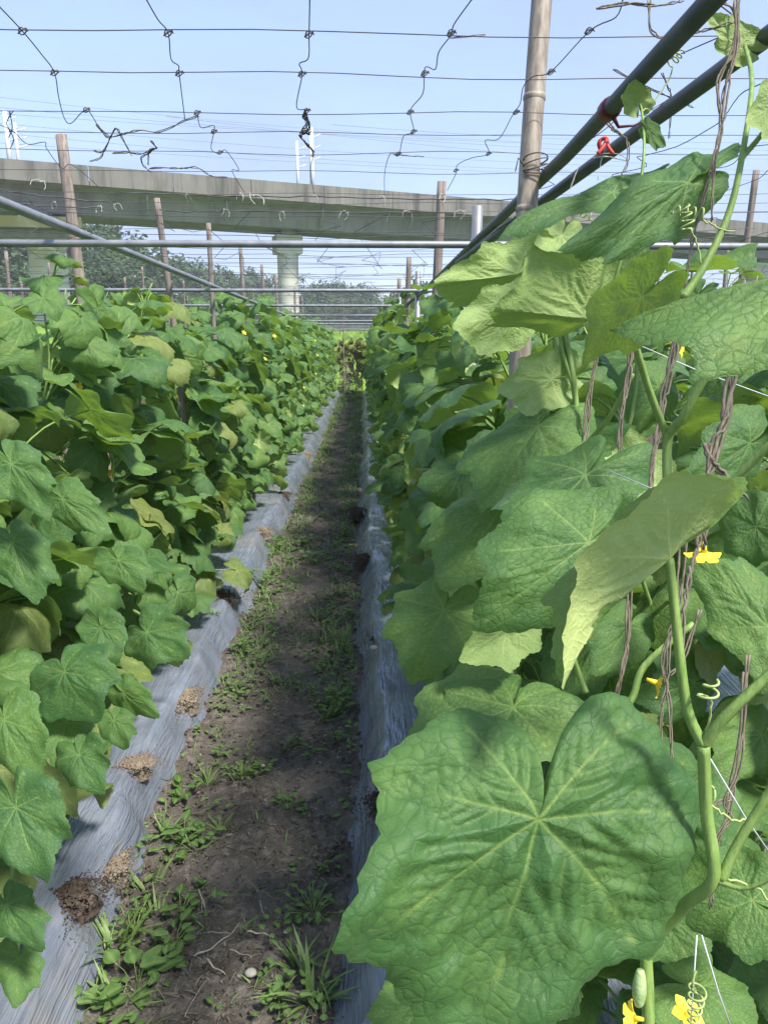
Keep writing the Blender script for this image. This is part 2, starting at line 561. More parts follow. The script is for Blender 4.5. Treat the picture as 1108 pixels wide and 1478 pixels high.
def leaf_arrays(seed, na, nr, prm):
    """verts (n,3), faces, uv, vein of one cucumber leaf: petiole at the origin, tip towards +y, upper side +z"""
    rs = np.random.RandomState(seed)
    th = np.linspace(-np.pi + 0.01, np.pi - 0.01, na)
    R = outline(th, seed, prm.get('teeth', 1.0))
    rr = np.linspace(0, 1, nr + 1)[1:] ** 0.85
    X = np.concatenate([[0.0], (rr[:, None] * R * np.sin(th)).ravel()])
    Y = np.concatenate([[0.0], (rr[:, None] * R * np.cos(th)).ravel()])
    RR = np.concatenate([[0.0], np.repeat(rr, na)])
    TH = np.concatenate([[0.0], np.tile(th, nr)])
    sg = veins(seed)
    dmin = np.full(X.shape, 9.0)
    vein = np.zeros(X.shape)
    for x0, y0, x1, y1, w, st in sg:
        dx, dy = x1 - x0, y1 - y0
        t = np.clip(((X - x0) * dx + (Y - y0) * dy) / (dx * dx + dy * dy + 1e-12), 0, 1)
        d = np.hypot(X - x0 - t * dx, Y - y0 - t * dy)
        dmin = np.minimum(dmin, d / (0.5 + 0.5 * st))
        vein = np.maximum(vein, st * np.exp(-(d / w) ** 2))
    q = prm.get('quilt', 0.030)
    Z = q * 1.25 * (1 - np.exp(-(dmin / 0.085) ** 1.4)) * (1 - RR ** 8)
    for _ in range(7):                                   # small uneven puckers
        k = rs.uniform(9, 26)
        a = rs.rand() * 6.28
        Z += q * 0.10 * np.sin(k * (X * np.cos(a) + Y * np.sin(a)) + rs.rand() * 6.28)
    for _ in range(3):
        k = rs.uniform(2.5, 5.5)
        a = rs.rand() * 6.28
        Z += prm.get('warp', 0.03) * np.sin(k * (X * np.cos(a) + Y * np.sin(a)) + rs.rand() * 6.28)
    Z += prm.get('wave', 0.04) * RR ** 2.5 * np.sin(prm.get('nw', 5) * TH + rs.rand() * 6.28)
    Z += -prm.get('side', 0.25) * X * X
    Z += prm.get('vee', 0.05) * np.sqrt(X * X + 0.0009)
    # fold either half about the midrib
    x, z = X.copy(), Z.copy()
    for sgn, key in ((1, 'fold_p'), (-1, 'fold_n')):
        ang = prm.get(key, 0.0)
        if ang:
            m = (X * sgn) > 0
            a = ang * np.clip(np.abs(X) / 0.10, 0, 1) ** 0.7
            x = np.where(m, sgn * np.abs(X) * np.cos(a) + np.sin(a) * Z * sgn, x)
            z = np.where(m, -np.abs(X) * np.sin(a) + np.cos(a) * Z, z)
    # bend along the midrib
    y = Y.copy()
    for sgn, key in ((1, 'tip'), (-1, 'base')):
        k = prm.get(key, 0.0)
        if abs(k) > 1e-3:
            m = (Y * sgn) > 0
            yy = np.abs(Y)
            y = np.where(m, sgn * (np.sin(k * yy) / k + np.sin(k * yy) * z), y)
            z = np.where(m, -(1 - np.cos(k * yy)) / k + np.cos(k * yy) * z, z)
    tw = prm.get('twist', 0.0)
    if tw:
        a = tw * Y
        x, z = x * np.cos(a) + z * np.sin(a), -x * np.sin(a) + z * np.cos(a)
    V = np.stack([x, y, z], 1)
    F = []
    for j in range(na - 1):
        F.append((0, 1 + j + 1, 1 + j))
    for i in range(nr - 1):
        a = 1 + i * na
        for j in range(na - 1):
            F.append((a + j, a + j + 1, a + na + j + 1, a + na + j))
    UV = np.stack([X, Y], 1)
    return V, F, UV, vein


def mesh_from_arrays(name, V, F, UV, vein, tone, mat):
    me = bpy.data.meshes.new(name)
    me.from_pydata([tuple(v) for v in V], [], F)
    me.materials.append(mat)
    me.polygons.foreach_set('use_smooth', [True] * len(me.polygons))
    uvl = me.uv_layers.new(name='UVMap')
    li = np.zeros(len(me.loops), dtype=np.int32)
    me.loops.foreach_get('vertex_index', li)
    uvl.data.foreach_set('uv', UV[li].astype(np.float32).ravel())
    a = me.attributes.new('vein', 'FLOAT', 'POINT')
    a.data.foreach_set('value', np.asarray(vein, dtype=np.float32))
    b = me.attributes.new('tone', 'FLOAT', 'POINT')
    b.data.foreach_set('value', np.asarray(tone, dtype=np.float32))
    me.update()
    return me


LEAF_PRM = [
    dict(tip=0.9, base=0.6, side=0.25, vee=0.10, wave=0.05, nw=5),
    dict(tip=1.3, base=0.9, side=0.55, vee=0.16, wave=0.06, nw=6, twist=0.2),
    dict(tip=0.5, base=0.5, side=0.75, vee=0.05, wave=0.05, nw=7),
    dict(tip=1.6, base=0.7, side=0.15, vee=0.20, wave=0.07, nw=5, twist=-0.3),
    dict(tip=0.3, base=-0.3, side=-0.1, vee=0.22, wave=0.08, nw=6),
    dict(tip=1.1, base=1.1, side=0.9, vee=0.0, wave=0.05, nw=4, twist=0.25),
    dict(tip=0.7, base=0.3, side=0.4, vee=0.28, wave=0.06, nw=8, twist=-0.15),
    dict(tip=1.9, base=0.9, side=0.6, vee=0.1, wave=0.07, nw=5),
    dict(tip=-0.5, base=-0.2, side=0.2, vee=0.15, wave=0.09, nw=6),
]
LEAF_MESH = []
LEAF_LOW = []
LEAF_OLD = []
for i, pr in enumerate(LEAF_PRM):
    V, F, UV, vn = leaf_arrays(i + 3, 132, 34, pr)
    LEAF_MESH.append(mesh_from_arrays('leaf', V, F, UV, vn, np.zeros(len(V)), M['leaf']))
    LEAF_OLD.append(mesh_from_arrays('leaf', V, F, UV, vn, np.zeros(len(V)), M['oldleaf']))
    LEAF_LOW.append(leaf_arrays(i + 3, 46, 7, pr))


def frame(tipdir, normal_hint):
    y = Vector(tipdir).normalized()
    z = Vector(normal_hint)
    z = (z - y * z.dot(y))
    z = z.normalized() if z.length > 1e-5 else y.orthogonal().normalized()
    x = y.cross(z)
    return x, y, z


def mat_from(x, y, z, o, s):
    return Matrix(((x.x * s, y.x * s, z.x * s, o.x), (x.y * s, y.y * s, z.y * s, o.y), (x.z * s, y.z * s, z.z * s, o.z), (0, 0, 0, 1)))


# ------------------------------------------------------------------ flower, tendril
def flower_mb(r=0.022):
    mb = MB()
    for k in range(5):
        a = 2 * math.pi * k / 5
        d = Vector((math.cos(a), math.sin(a), 0))
        t = Vector((-math.sin(a), math.cos(a), 0))
        rows = []
        for s_, w, zz in ((0.12, .16, 0.10), (0.4, .34, 0.25), (0.7, .36, 0.36), (1.0, .05, 0.30)):
            c = d * s_ * r + Vector((0, 0, zz * r))
            rows.append((c - t * w * r, c + Vector((0, 0, -0.07 * r)), c + t * w * r))
        vs = [p for row in rows for p in row]
        fs = []
        for i in range(3):
            for j in range(2):
                fs.append((i * 3 + j, i * 3 + j + 1, i * 3 + j + 4, i * 3 + j + 3))
        mb.add(vs, fs)
    mb.tube([(0, 0, -0.5 * r), (0, 0, 0.1 * r)], [0.10 * r, 0.18 * r], 6)
    mb.tube([(0, 0, 0.1 * r), (0, 0, 0.34 * r)], [0.13 * r, 0.10 * r], 6)
    return mb


FLOWER = flower_mb().mesh('flower', M['flower'])


def curl(start, d, length, turns, r0, seed=0):
    """a tendril that ends in a coil"""
    rr = random.Random(seed)
    d = Vector(d).normalized()
    u = d.orthogonal().normalized()
    w = d.cross(u)
    pts = []
    n = 14
    for i in range(n):
        t = i / n
        pts.append(Vector(start) + d * length * t + u * 0.006 * math.sin(3 * t + rr.random()))
    m = int(14 * turns)
    c0 = pts[-1]
    for i in range(m):
        a = 2 * math.pi * i / 14
        rad = r0 * (1 - 0.5 * i / m)
        pts.append(c0 + u * rad * (math.cos(a) - 1) + w * rad * math.sin(a) + d * 0.00045 * i)
    return pts


# ------------------------------------------------------------------ generic plants
def plant_spec(seed, side, n, zmax, dense_front=0.72, zmin=0.10, reach=1.0):
    """list of leaves (origin, x, y, z axes, scale, variant) plus the stem and petiole polylines; side=+1 faces +x"""
    rr = random.Random(seed)
    stem = []
    ph = rr.random() * 6
    m = 18
    for i in range(m + 1):
        z = 0.12 + (zmax - 0.12) * i / m
        stem.append(Vector((0.035 * math.sin(z * 7 + ph) + 0.02 * math.sin(z * 17), 0.04 * math.sin(z * 5 + ph * 2), z)))
    leaves, pets = [], []
    for i in range(n):
        t = (i + rr.uniform(0.1, 0.9)) / n
        z = zmin + (zmax - zmin) * t ** 1.12
        sp = stem[min(m, max(0, int((z - 0.12) / (zmax - 0.12) * m)))]
        if rr.random() < dense_front:
            az = rr.gauss(0, 0.75)
        else:
            az = rr.uniform(-math.pi, math.pi)
        ad = Vector((side * math.cos(az), math.sin(az), 0))
        young = max(0.0, (t - 0.88) / 0.12)
        sc = rr.choice((rr.uniform(.07, .11), rr.uniform(.10, .15), rr.uniform(.115, .155))) * (1 - 0.5 * young) * (0.86 if t < 0.12 else 1)
        pl = rr.uniform(0.07, 0.22) * reach * (1 - 0.5 * young)
        rise = rr.uniform(-0.05, 0.75)
        o = sp + ad * pl + Vector((0, rr.uniform(-0.06, 0.06), pl * rise))
        droop = rr.gauss(0.55, 0.35) - (0.35 if young > 0.4 else 0)
        az2 = az + rr.gauss(0, 0.45)
        ad2 = Vector((side * math.cos(az2), math.sin(az2), 0))
        td = ad2 * math.cos(droop) + Vector((0, 0, -1)) * math.sin(droop)
        nh = ad2 * math.sin(droop) + Vector((0, 0, 1)) * math.cos(droop)
        nh += Vector((rr.gauss(0, .22), rr.gauss(0, .22), rr.gauss(0, .12)))
        x, y, zz = frame(td, nh)
        leaves.append((o, x, y, zz, sc, rr.randrange(len(LEAF_PRM)), rr.random()))
        mid = sp.lerp(o, 0.5) + Vector((0, 0, 0.018))
        pets.append([sp + Vector((0, 0, -0.03)), mid, o])
    return stem, pets, leaves


def stem_mb(stem, pets, r=0.0045, low=False):
    mb = MB()
    k = len(stem)
    mb.tube(spline([(stem[0].x, stem[0].y, 0.05)] + stem, 1 if low else 2), lerp_list(r * 1.15, r * 0.6, (k) * (1 if low else 2) + 1), 5 if low else 8, ridge=0 if low else 0.1)
    for p in pets:
        if low:
            mb.tube(p, 0.0026, 3, caps=False)
        else:
            q = spline(p, 4)
            mb.tube(q, lerp_list(0.0033, 0.0024, len(q)), 6, caps=False)
    return mb


def join_leaves(name, leaves, mat):
    Vs, Fs, UVs, vs, ts = [], [], [], [], []
    off = 0
    for (o, x, y, z, s, var, tn) in leaves:
        V, F, UV, vn = LEAF_LOW[var]
        B = np.array([[x.x, x.y, x.z], [y.x, y.y, y.z], [z.x, z.y, z.z]]) * s
        Vs.append(V @ B + np.array(o))
        Fs += [tuple(i + off for i in f) for f in F]
        UVs.append(UV + tn * 7)
        vs.append(vn)
        ts.append(np.full(len(V), tn))
        off += len(V)
    return mesh_from_arrays(name, np.concatenate(Vs), Fs, np.concatenate(UVs), np.concatenate(vs), np.concatenate(ts), mat)


def put_flower(parent, pos, d, s=1.0):
    x, y, z = frame(Vector((0.3, 0.5, 0.1)), d)
    o = bpy.data.objects.new('flower', FLOWER)
    link(o, parent)
    o.matrix_local = mat_from(x, y, z, Vector(pos), s)
    return o


ORD = ['first', 'second', 'third', 'fourth', 'fifth', 'sixth', 'seventh', 'eighth', 'ninth', 'tenth', 'eleventh', 'twelfth', 'thirteenth', 'fourteenth']


def near_plant(x, y, zb, side, seed, n, zmax, label, group, keep=None, front=0.72, reach=1.0):
    root = empty('cucumber_plant', (x, y, zb), label, 'cucumber plant', group)
    stem, pets, leaves = plant_spec(seed, side, n, zmax, front, reach=reach)
    pk = []
    for (pt, lf) in zip(pets, leaves):
        o, ax, ay, az, s, var, tn = lf
        wp = Vector((x, y, zb)) + o
        if keep and not keep(wp, s):
            continue
        pk.append(pt)
        ob = bpy.data.objects.new('leaf', LEAF_OLD[var] if tn < (.30 if o.z < .55 else .07) else LEAF_MESH[var])
        link(ob, root)
        ob.matrix_local = mat_from(ax, ay, az, o, s)
    stem_mb(stem, pk).build('stem', M['stem'], root)
    rr = random.Random(seed + 5)
    for _ in range(rr.choice((0, 1, 2))):
        z = rr.uniform(0.3, zmax - 0.25)
        put_flower(root, (side * rr.uniform(0.02, 0.14), rr.uniform(-0.1, 0.1), z), Vector((side * rr.uniform(.2, 1), rr.uniform(-1, 1), rr.uniform(-.5, 1))), rr.uniform(0.55, 0.9))
    for _ in range(2):
        tm = MB()
        z = rr.uniform(0.8, zmax - 0.05)
        st = stem[int((z - 0.12) / (zmax - 0.12) * 18)]
        tm.tube(curl(st, (side * rr.uniform(.2, 1), rr.uniform(-1, 1), 0.5), rr.uniform(0.05, 0.12), 3, 0.007, seed), 0.0009, 4, caps=False)
        tm.build('tendril', M['tendril'], root)
    return root


# far variants share their meshes
FAR = {}
for side in (1, -1):
    FAR[side] = []
    for k in range(6):
        stem, pets, leaves = plant_spec(500 + k * 3 + side, side, 45, 1.46 + 0.09 * (k % 3), 0.7)
        FAR[side].append((join_leaves('foliage', leaves, M['leaf']), stem_mb(stem, pets, low=True).mesh('stem', M['stem'])))


def far_plant(x, y, zb, side, k, label, group, seed, flowers=True):
    rr = random.Random(seed)
    root = empty('cucumber_plant', (x, y, zb), label, 'cucumber plant', group)
    root.rotation_euler.z = rr.uniform(-0.22, 0.22)
    root.scale = (1, 1, rr.uniform(0.94, 1.06))
    a, b = FAR[side][k % 6]
    link(bpy.data.objects.new('foliage', a), root)
    link(bpy.data.objects.new('stem', b), root)
    if flowers and rr.random() < 0.5:
        put_flower(root, (side * 0.22, rr.uniform(-.1, .1), rr.uniform(0.5, 1.3)), Vector((side, -0.2, 0.9)), 0.8)
    return root


BED_Z = 0.14
ROW_L, ROW_R = -0.94, 0.36
# left row
ys = []
y = 0.62
while y < 19.6:
    ys.append(y)
    y += rnd.uniform(0.31, 0.38)
NEAR_L = 13
LEFT = []
gl = 'cucumber plants in the row left of the path'
for i, y in enumerate(ys):
    x = ROW_L + rnd.uniform(-0.05, 0.05)
    zm = 1.36 + rnd.uniform(-0.08, 0.14)
    if i < NEAR_L:
        lp = near_plant(x, y, BED_Z, 1, 1000 + i, 52 if i < 8 else 46, zm, f'{ORD[i]} cucumber plant from the front in the row left of the path', gl, (lambda wp, s: wp.x < -.74 or wp.y > 1.62) if i < 4 else None, front=0.68)
        LEFT.append(lp)
    else:
        lab = 'small distant cucumber plant in the farther part of the left row' if i > 24 else 'cucumber plant midway along the dense row left of the path'
        far_plant(x, y, BED_Z, 1, i * 5 + 1, lab, gl, 40 + i)

# right row
gr = 'cucumber plants in the row right of the path'
ys = []
y = 1.12
while y < 19.6:
    ys.append(y)
    y += rnd.uniform(0.31, 0.38)
NEAR_R = 12


def keep_right(wp, s):
    if wp.y < 1.05:
        return wp.x > 0.42
    return wp.x > 0.12 and not (wp.y < 1.5 and wp.z > 1.45)


for i, y in enumerate(ys):
    x = ROW_R + rnd.uniform(-0.04, 0.05)
    zm = 1.40 + rnd.uniform(-0.08, 0.12)
    if i < NEAR_R:
        near_plant(x, y, BED_Z, -1, 2000 + i, 44 if i > 1 else 36, zm, f'{ORD[i + 1]} cucumber plant from the front in the row right of the path', gr, keep_right, front=0.66, reach=0.85)
    else:
        lab = 'small distant cucumber plant in the farther part of the right row' if i > 24 else 'cucumber plant midway along the dense row right of the path'
        far_plant(x, y, BED_Z, -1, i * 5 + 2, lab, gr, 90 + i)

def keep_back(wp, s):
    v = wp - CAM
    d = v.dot(FW)
    return d > .8 and wp.x > .40


for i, (x, y, n) in enumerate(((.66, .66, 40), (.70, 1.04, 44), (.66, 1.42, 40), (.70, 1.80, 36), (.66, 2.2, 36))):
    near_plant(x, y, BED_Z, -1, 2500 + i, n, 1.30, ('bushy cucumber plant at the right edge, behind the nearest vine', 'cucumber plant behind the vine fork, deeper in the right row', 'cucumber plant deep behind the twisted dried vines', 'shaded cucumber plant deeper behind the pale folded leaves', 'cucumber plant standing deeper behind the bamboo pole')[i], gr, keep_back, front=0.55, reach=1.0)
# neighbouring rows behind
for (x0, side, lo, hi, lab, grp) in (
        (-1.75, 1, 1.6, 16, 'cucumber plant in the second row behind the left row', 'cucumber plants in the second row on the left'),
        (1.62, -1, 1.7, 15, 'cucumber plant in the next row seen through the right row', 'cucumber plants in the next row on the right')):
    y = lo
    i = 0
    while y < hi:
        far_plant(x0 + rnd.uniform(-.05, .05), y, BED_Z - 0.03, side, i * 5 + 3, lab, grp, 300 + i, False)
        y += rnd.uniform(0.40, 0.5)
        i += 1


# ------------------------------------------------------------------ the hero leaves close to the lens, on the nearest vine
_b = P(932, 1500, 0.49)
near_root = empty('cucumber_plant', (_b.x, _b.y, BED_Z), 'nearest cucumber plant with huge leaves right beside the camera', 'cucumber plant', gr)
NR = Vector(near_root.location)


def hero(O, T, S, side='upper', prm=None, seed=1, label=None, parent=near_root, org=NR, na=190, nr=54, mat=None, fold_s=0.0, fold_o=0.0):
    o, t, s = P(*O), P(*T), P(*S)
    y = t - o
    x = s - o
    view = (CAM - (o + t) * 0.5)
    z = x.cross(y)
    want = 1 if side == 'upper' else -1
    flip = 1
    if z.dot(view) * want < 0:
        x = -x
        flip = -1
        z = -z
    z = z.normalized() * (0.5 * (x.length + y.length))
    pr = dict(LEAF_PRM[seed % len(LEAF_PRM)])
    pr.update(dict(tip=0.35, base=0.4, side=0.15, vee=0.06, twist=0.0, quilt=0.030, teeth=.62))
    pr.update(prm or {})
    if flip > 0:
        pr['fold_p'], pr['fold_n'] = fold_s, fold_o
    else:
        pr['fold_p'], pr['fold_n'] = fold_o, fold_s
    V, F, UV, vn = leaf_arrays(seed, na, nr, pr)
    B = np.array([tuple(x), tuple(y), tuple(z)])
    W = V @ B + np.array(tuple(o)) - np.array(tuple(org))
    me = mesh_from_arrays('leaf', W, F, UV, vn, np.zeros(len(V)), mat or M['leaf'])
    ob = link(bpy.data.objects.new('leaf', me), parent)
    if label:
        ob['label'] = label
    return ob


# the big leaf at the bottom
hero((775, 1182, .45), (705, 1555, .40), (1085, 1215, .47), 'upper', dict(tip=0.5, base=1.3, side=0.30, wave=0.06, nw=5, vee=.20, warp=.045, quilt=0.050, teeth=.7), 11, 'huge broad green leaf filling the lower corner')
# the leaf whose pale underside shows, sunlit brightness put into its material
hero((965, 806, .43), (812, 968, .41), (908, 668, .41), 'under', dict(tip=0.15, base=1.7, side=0.05, vee=0.0, wave=0.02), 12, 'pale yellow green leaf underside, folded along its midrib', fold_o=-1.7, mat=M['brightleaf'])
# the out of focus leaf at the top right and its dark tip
hero((1165, 385, .36), (905, 425, .36), (1165, 590, .33), 'upper', dict(tip=0.4, base=0.3, side=0.1, wave=0.05), 13, 'grey green leaf edge on at eye level', fold_o=1.2)
hero((925, 430, .40), (843, 508, .44), (963, 482, .42), 'under', dict(tip=0.3, base=0.2, side=0.1, wave=0.05), 14, 'dark shaded leaf underside hanging at eye level')
# large leaf against the sky
hero((990, 266, .66), (830, 335, .62), (1022, 180, .69), 'upper', dict(tip=0.3, base=0.2, side=0.12, vee=-0.12), 15)
hero((885, 272, .80), (738, 312, .77), (892, 244, .84), 'upper', dict(tip=0.4, base=0.2, side=0.2), 16)
hero((1070, 62, .75), (1022, 28, .74), (1045, 95, .75), 'under', dict(tip=0.2), 17)
hero((1120, 150, .60), (1078, 175, .60), (1120, 90, .60), 'under', dict(tip=0.2), 18)
# pale undersides by the bamboo pole
hero((842, 458, .82), (706, 447, .78), (842, 330, .80), 'under', dict(tip=0.3, base=0.2, side=0.2), 19, fold_o=-1.5)
hero((852, 408, .92), (948, 372, .90), (846, 340, .92), 'under', dict(tip=0.6, base=0.2, side=0.3), 20)
hero((745, 395, 1.05), (634, 410, 1.02), (750, 320, 1.05), 'under', dict(tip=0.3, base=0.9, side=0.2), 21, fold_o=-1.0)
hero((735, 455, 1.0), (655, 475, .98), (735, 385, 1.0), 'under', dict(tip=0.3, base=0.2, side=0.2), 22)
hero((810, 340, 1.05), (790, 385, 1.03), (770, 325, 1.05), 'under', dict(tip=0.3, base=0.2, side=0.2), 23)
hero((795, 548, .95), (715, 568, .92), (790, 490, .95), 'under', dict(tip=0.3, base=0.2, side=0.2), 24)
# middle leaves, upper sides catching the sky
hero((775, 618, .92), (695, 715, .86), (665, 603, .94), 'upper', dict(tip=0.5, base=0.9, side=0.55, vee=0.05), 25)
hero((845, 682, .76), (745, 790, .71), (722, 655, .78), 'upper', dict(tip=0.6, base=0.8, side=0.45, vee=0.05), 26)
hero((725, 735, .95), (640, 830, .89), (612, 715, .97), 'upper', dict(tip=0.5, base=0.7, side=0.5, vee=0.04), 27)
hero((845, 785, .60), (695, 905, .56), (740, 700, .60), 'upper', dict(tip=0.6, base=0.3, side=0.4, vee=0.02), 28)
hero((700, 1010, .80), (585, 1085, .74), (640, 940, .86), 'upper', dict(tip=0.5, base=0.5, side=0.3), 29)
hero((740, 1020, .78), (690, 1110, .72), (610, 990, .80), 'upper', dict(tip=0.5, base=0.5, side=0.3), 30)
hero((965, 1140, .62), (900, 1030, .72), (840, 1170, .60), 'upper', dict(tip=0.4, base=0.4, side=0.3), 31, 'deeply shaded dark green leaf behind the vine')
hero((1108, 905, .70), (1000, 810, .74), (1070, 990, .68), 'upper', dict(tip=0.3, base=0.3, side=0.2), 32)
hero((640, 880, .95), (600, 965, .90), (540, 860, .96), 'upper', dict(tip=0.6, base=0.5, side=0.4), 33)
hero((735, 905, .80), (668, 950, .78), (700, 850, .80), 'under', dict(tip=0.3, base=0.5, side=0.4), 34)
hero((1085, 1300, .62), (970, 1240, .66), (1040, 1400, .60), 'upper', dict(tip=0.4, base=0.4, side=0.25), 35)
hero((1000, 1430, .66), (1100, 1480, .64), (960, 1500, .62), 'upper', dict(tip=0.4, base=0.4, side=0.25), 36)
hero((610, 1450, .72), (555, 1520, .70), (530, 1420, .74), 'upper', dict(tip=0.4, base=0.4, side=0.25), 37)

# large leaves hanging at the near end of the left row
for i, (O, T, S, sd_) in enumerate((((22, 1165, .98), (58, 1290, .93), (-75, 1190, .98), 51), ((97, 972, 1.22), (133, 1052, 1.17), (184, 921, 1.22), 52), ((214, 913, 1.38), (270, 955, 1.33), (256, 856, 1.38), 53),
                                    ((9, 1040, 1.08), (42, 1135, 1.04), (80, 1000, 1.08), 54), ((97, 1040, 1.25), (78, 1112, 1.2), (155, 1068, 1.25), 55), ((113, 1089, 1.2), (142, 1152, 1.16), (165, 1062, 1.2), 56),
                                    ((27, 1385, 1.06), (22, 1452, 1.02), (85, 1400, 1.06), 57), ((9, 1306, 1.02), (52, 1378, .98), (70, 1282, 1.02), 58), ((171, 808, 1.62), (205, 858, 1.58), (228, 795, 1.62), 59),
                                    ((15, 668, 1.15), (62, 742, 1.1), (85, 650, 1.15), 60), ((95, 722, 1.45), (155, 772, 1.4), (125, 682, 1.45), 61), ((20, 785, 1.2), (48, 870, 1.15), (105, 795, 1.2), 62),
                                    ((145, 905, 1.5), (160, 965, 1.46), (200, 895, 1.5), 63), ((180, 1000, 1.4), (225, 1040, 1.36), (205, 965, 1.4), 64), ((165, 1040, 1.38), (178, 1085, 1.35), (210, 1035, 1.38), 65))):
    par = LEFT[min(3, i % 4)]
    k_ = .84
    T = (O[0] + (T[0] - O[0]) * k_, O[1] + (T[1] - O[1]) * k_, T[2])
    S = (O[0] + (S[0] - O[0]) * k_, O[1] + (S[1] - O[1]) * k_, S[2])
    og = Vector(par.location)
    hero(O, T, S, 'upper', dict(tip=.6, base=.6, side=.3, wave=.06, warp=.035, quilt=.03, teeth=.9), sd_, None, par, og, 120, 30)
    o_ = P(*O) - og
    o_ = o_ + Vector((-.002, .004, -.003))
    st_ = o_ + Vector((-.07 + rnd.uniform(-.03, .02), .15, -.05 + rnd.uniform(-.05, .05)))
    mb_ = MB()
    q_ = spline([st_, st_.lerp(o_, .5) + Vector((0, .02, .0)), o_], 5)
    mb_.tube(q_, lerp_list(.0034, .0024, len(q_)), 6)
    mb_.build('leaf_stalk', M['stem'], par)


for (O, T, S, sd_, up_) in (((1080, 640, .95), (1012, 690, .9), (1060, 570, .95), 71, 'upper'), ((935, 700, .95), (900, 630, .98), (1000, 690, .95), 72, 'under'), ((1000, 985, .95), (935, 1010, .9), (985, 915, .95), 73, 'upper'),
                            ((1100, 1060, .9), (1050, 1120, .85), (1040, 1020, .9), 74, 'upper'), ((905, 905, 1.0), (870, 965, .95), (850, 880, 1.0), 75, 'upper'), ((1075, 480, 1.1), (1015, 540, 1.05), (1030, 440, 1.1), 76, 'upper'),
                            ((945, 560, 1.15), (890, 600, 1.1), (920, 505, 1.15), 77, 'upper'), ((1060, 1215, .75), (985, 1235, .72), (1050, 1135, .75), 78, 'upper'), ((1090, 760, .85), (1030, 735, .88), (1070, 830, .85), 79, 'upper'),
                            ((860, 560, 1.2), (815, 610, 1.15), (825, 530, 1.2), 80, 'upper'), ((960, 1330, .8), (1010, 1400, .76), (890, 1360, .8), 81, 'upper'), ((890, 790, 1.05), (860, 850, 1.0), (830, 765, 1.05), 82, 'upper')):
    hero(O, T, S, up_, dict(tip=.6, base=.6, side=.35, wave=.06, quilt=.03, teeth=.9), sd_, na=120, nr=30)


def vine(pts, r0, r1, seg=10):
    vm = MB()
    k_ = .80
    q = spline([P(*p) for p in pts], 6)
    vm.tube([p - NR for p in q], lerp_list(r0 * k_, r1 * k_, len(q)), seg, ridge=0.10)
    rh = random.Random(int(abs(pts[0][0])))
    for i_ in range(0, len(q) - 1):
        t_ = (q[i_ + 1] - q[i_]).normalized()
        u_ = t_.orthogonal().normalized()
        w_ = t_.cross(u_)
        rr0 = k_ * (r0 + (r1 - r0) * i_ / len(q))
        for _ in range(16):
            a_ = rh.uniform(0, 6.28)
            d_ = u_ * math.cos(a_) + w_ * math.sin(a_)
            b_ = q[i_].lerp(q[i_ + 1], rh.random()) - NR + d_ * rr0 * .9
            e_ = b_ + (d_ + t_ * rh.uniform(-.3, .3)) * rh.uniform(.0007, .0017)
            vm.add([b_ + t_ * .00012, b_ - t_ * .00012, b_ + d_.cross(t_) * .00018, e_], [(0, 1, 3), (1, 2, 3), (2, 0, 3)])
    vm.build('stem' if r0 >= .0044 else 'leaf_stalk', M['stem'], near_root)


vine([(950, 2600, .50), (935, 1500, .49), (932, 1380, .49), (985, 1310, .47), (1028, 1268, .45), (1018, 1170, .45), (1014, 1075, .44)], .0050, .0044)
vine([(1014, 1075, .44), (990, 1020, .44), (975, 900, .435), (965, 806, .43)], .0040, .0030)
vine([(1014, 1075, .44), (1050, 1030, .43), (1130, 955, .42)], .0042, .0034)
vine([(1040, 1270, .45), (1065, 1215, .45), (1130, 1110, .44)], .0038, .0030)
vine([(1035, 1272, .45), (1075, 1282, .44), (1125, 1262, .43)], .0020, .0012)
vine([(932, 1380, .49), (860, 1330, .47), (800, 1240, .46), (775, 1182, .45)], .0034, .0026)
vine([(965, 760, .62), (962, 640, .62), (985, 600, .60), (1035, 510, .58)], .0048, .0040)
vine([(962, 630, .62), (935, 560, .60), (908, 470, .56)], .0038, .0030)
vine([(845, 1000, .72), (830, 960, .72), (800, 870, .68)], .0036, .0030)
vine([(870, 1060, .70), (910, 1010, .70), (930, 960, .70), (1000, 900, .70)], .0044, .0034)
vine([(1000, 745, .58), (1060, 690, .56), (1120, 632, .54)], .0040, .0034)
vine([(985, 430, .62), (1015, 385, .62), (1050, 310, .62), (1070, 225, .62), (1084, 120, .66), (1074, 65, .74)], .0042, .0022)
vine([(1068, 230, .62), (1090, 205, .62), (1125, 160, .60)], .0030, .0022)
vine([(880, 430, .8), (925, 255, .78), (926, 165, .8), (918, 145, .8)], .0024, .0012)
hero((920, 150, .8), (912, 118, .79), (950, 140, .8), 'under', dict(tip=0.5), 41, na=90, nr=20)
hero((936, 190, .79), (960, 205, .78), (940, 165, .79), 'upper', dict(tip=0.8), 42, na=90, nr=20)
vine([(815, 480, .95), (828, 555, .95), (835, 640, .95)], .0050, .0044)
vine([(828, 560, .95), (812, 510, .95), (806, 470, .95)], .0036, .0030)
vine([(805, 600, .98), (802, 480, .98)], .0044, .0040)
vine([(838, 650, .92), (880, 600, .86), (912, 540, .82)], .0040, .0032)
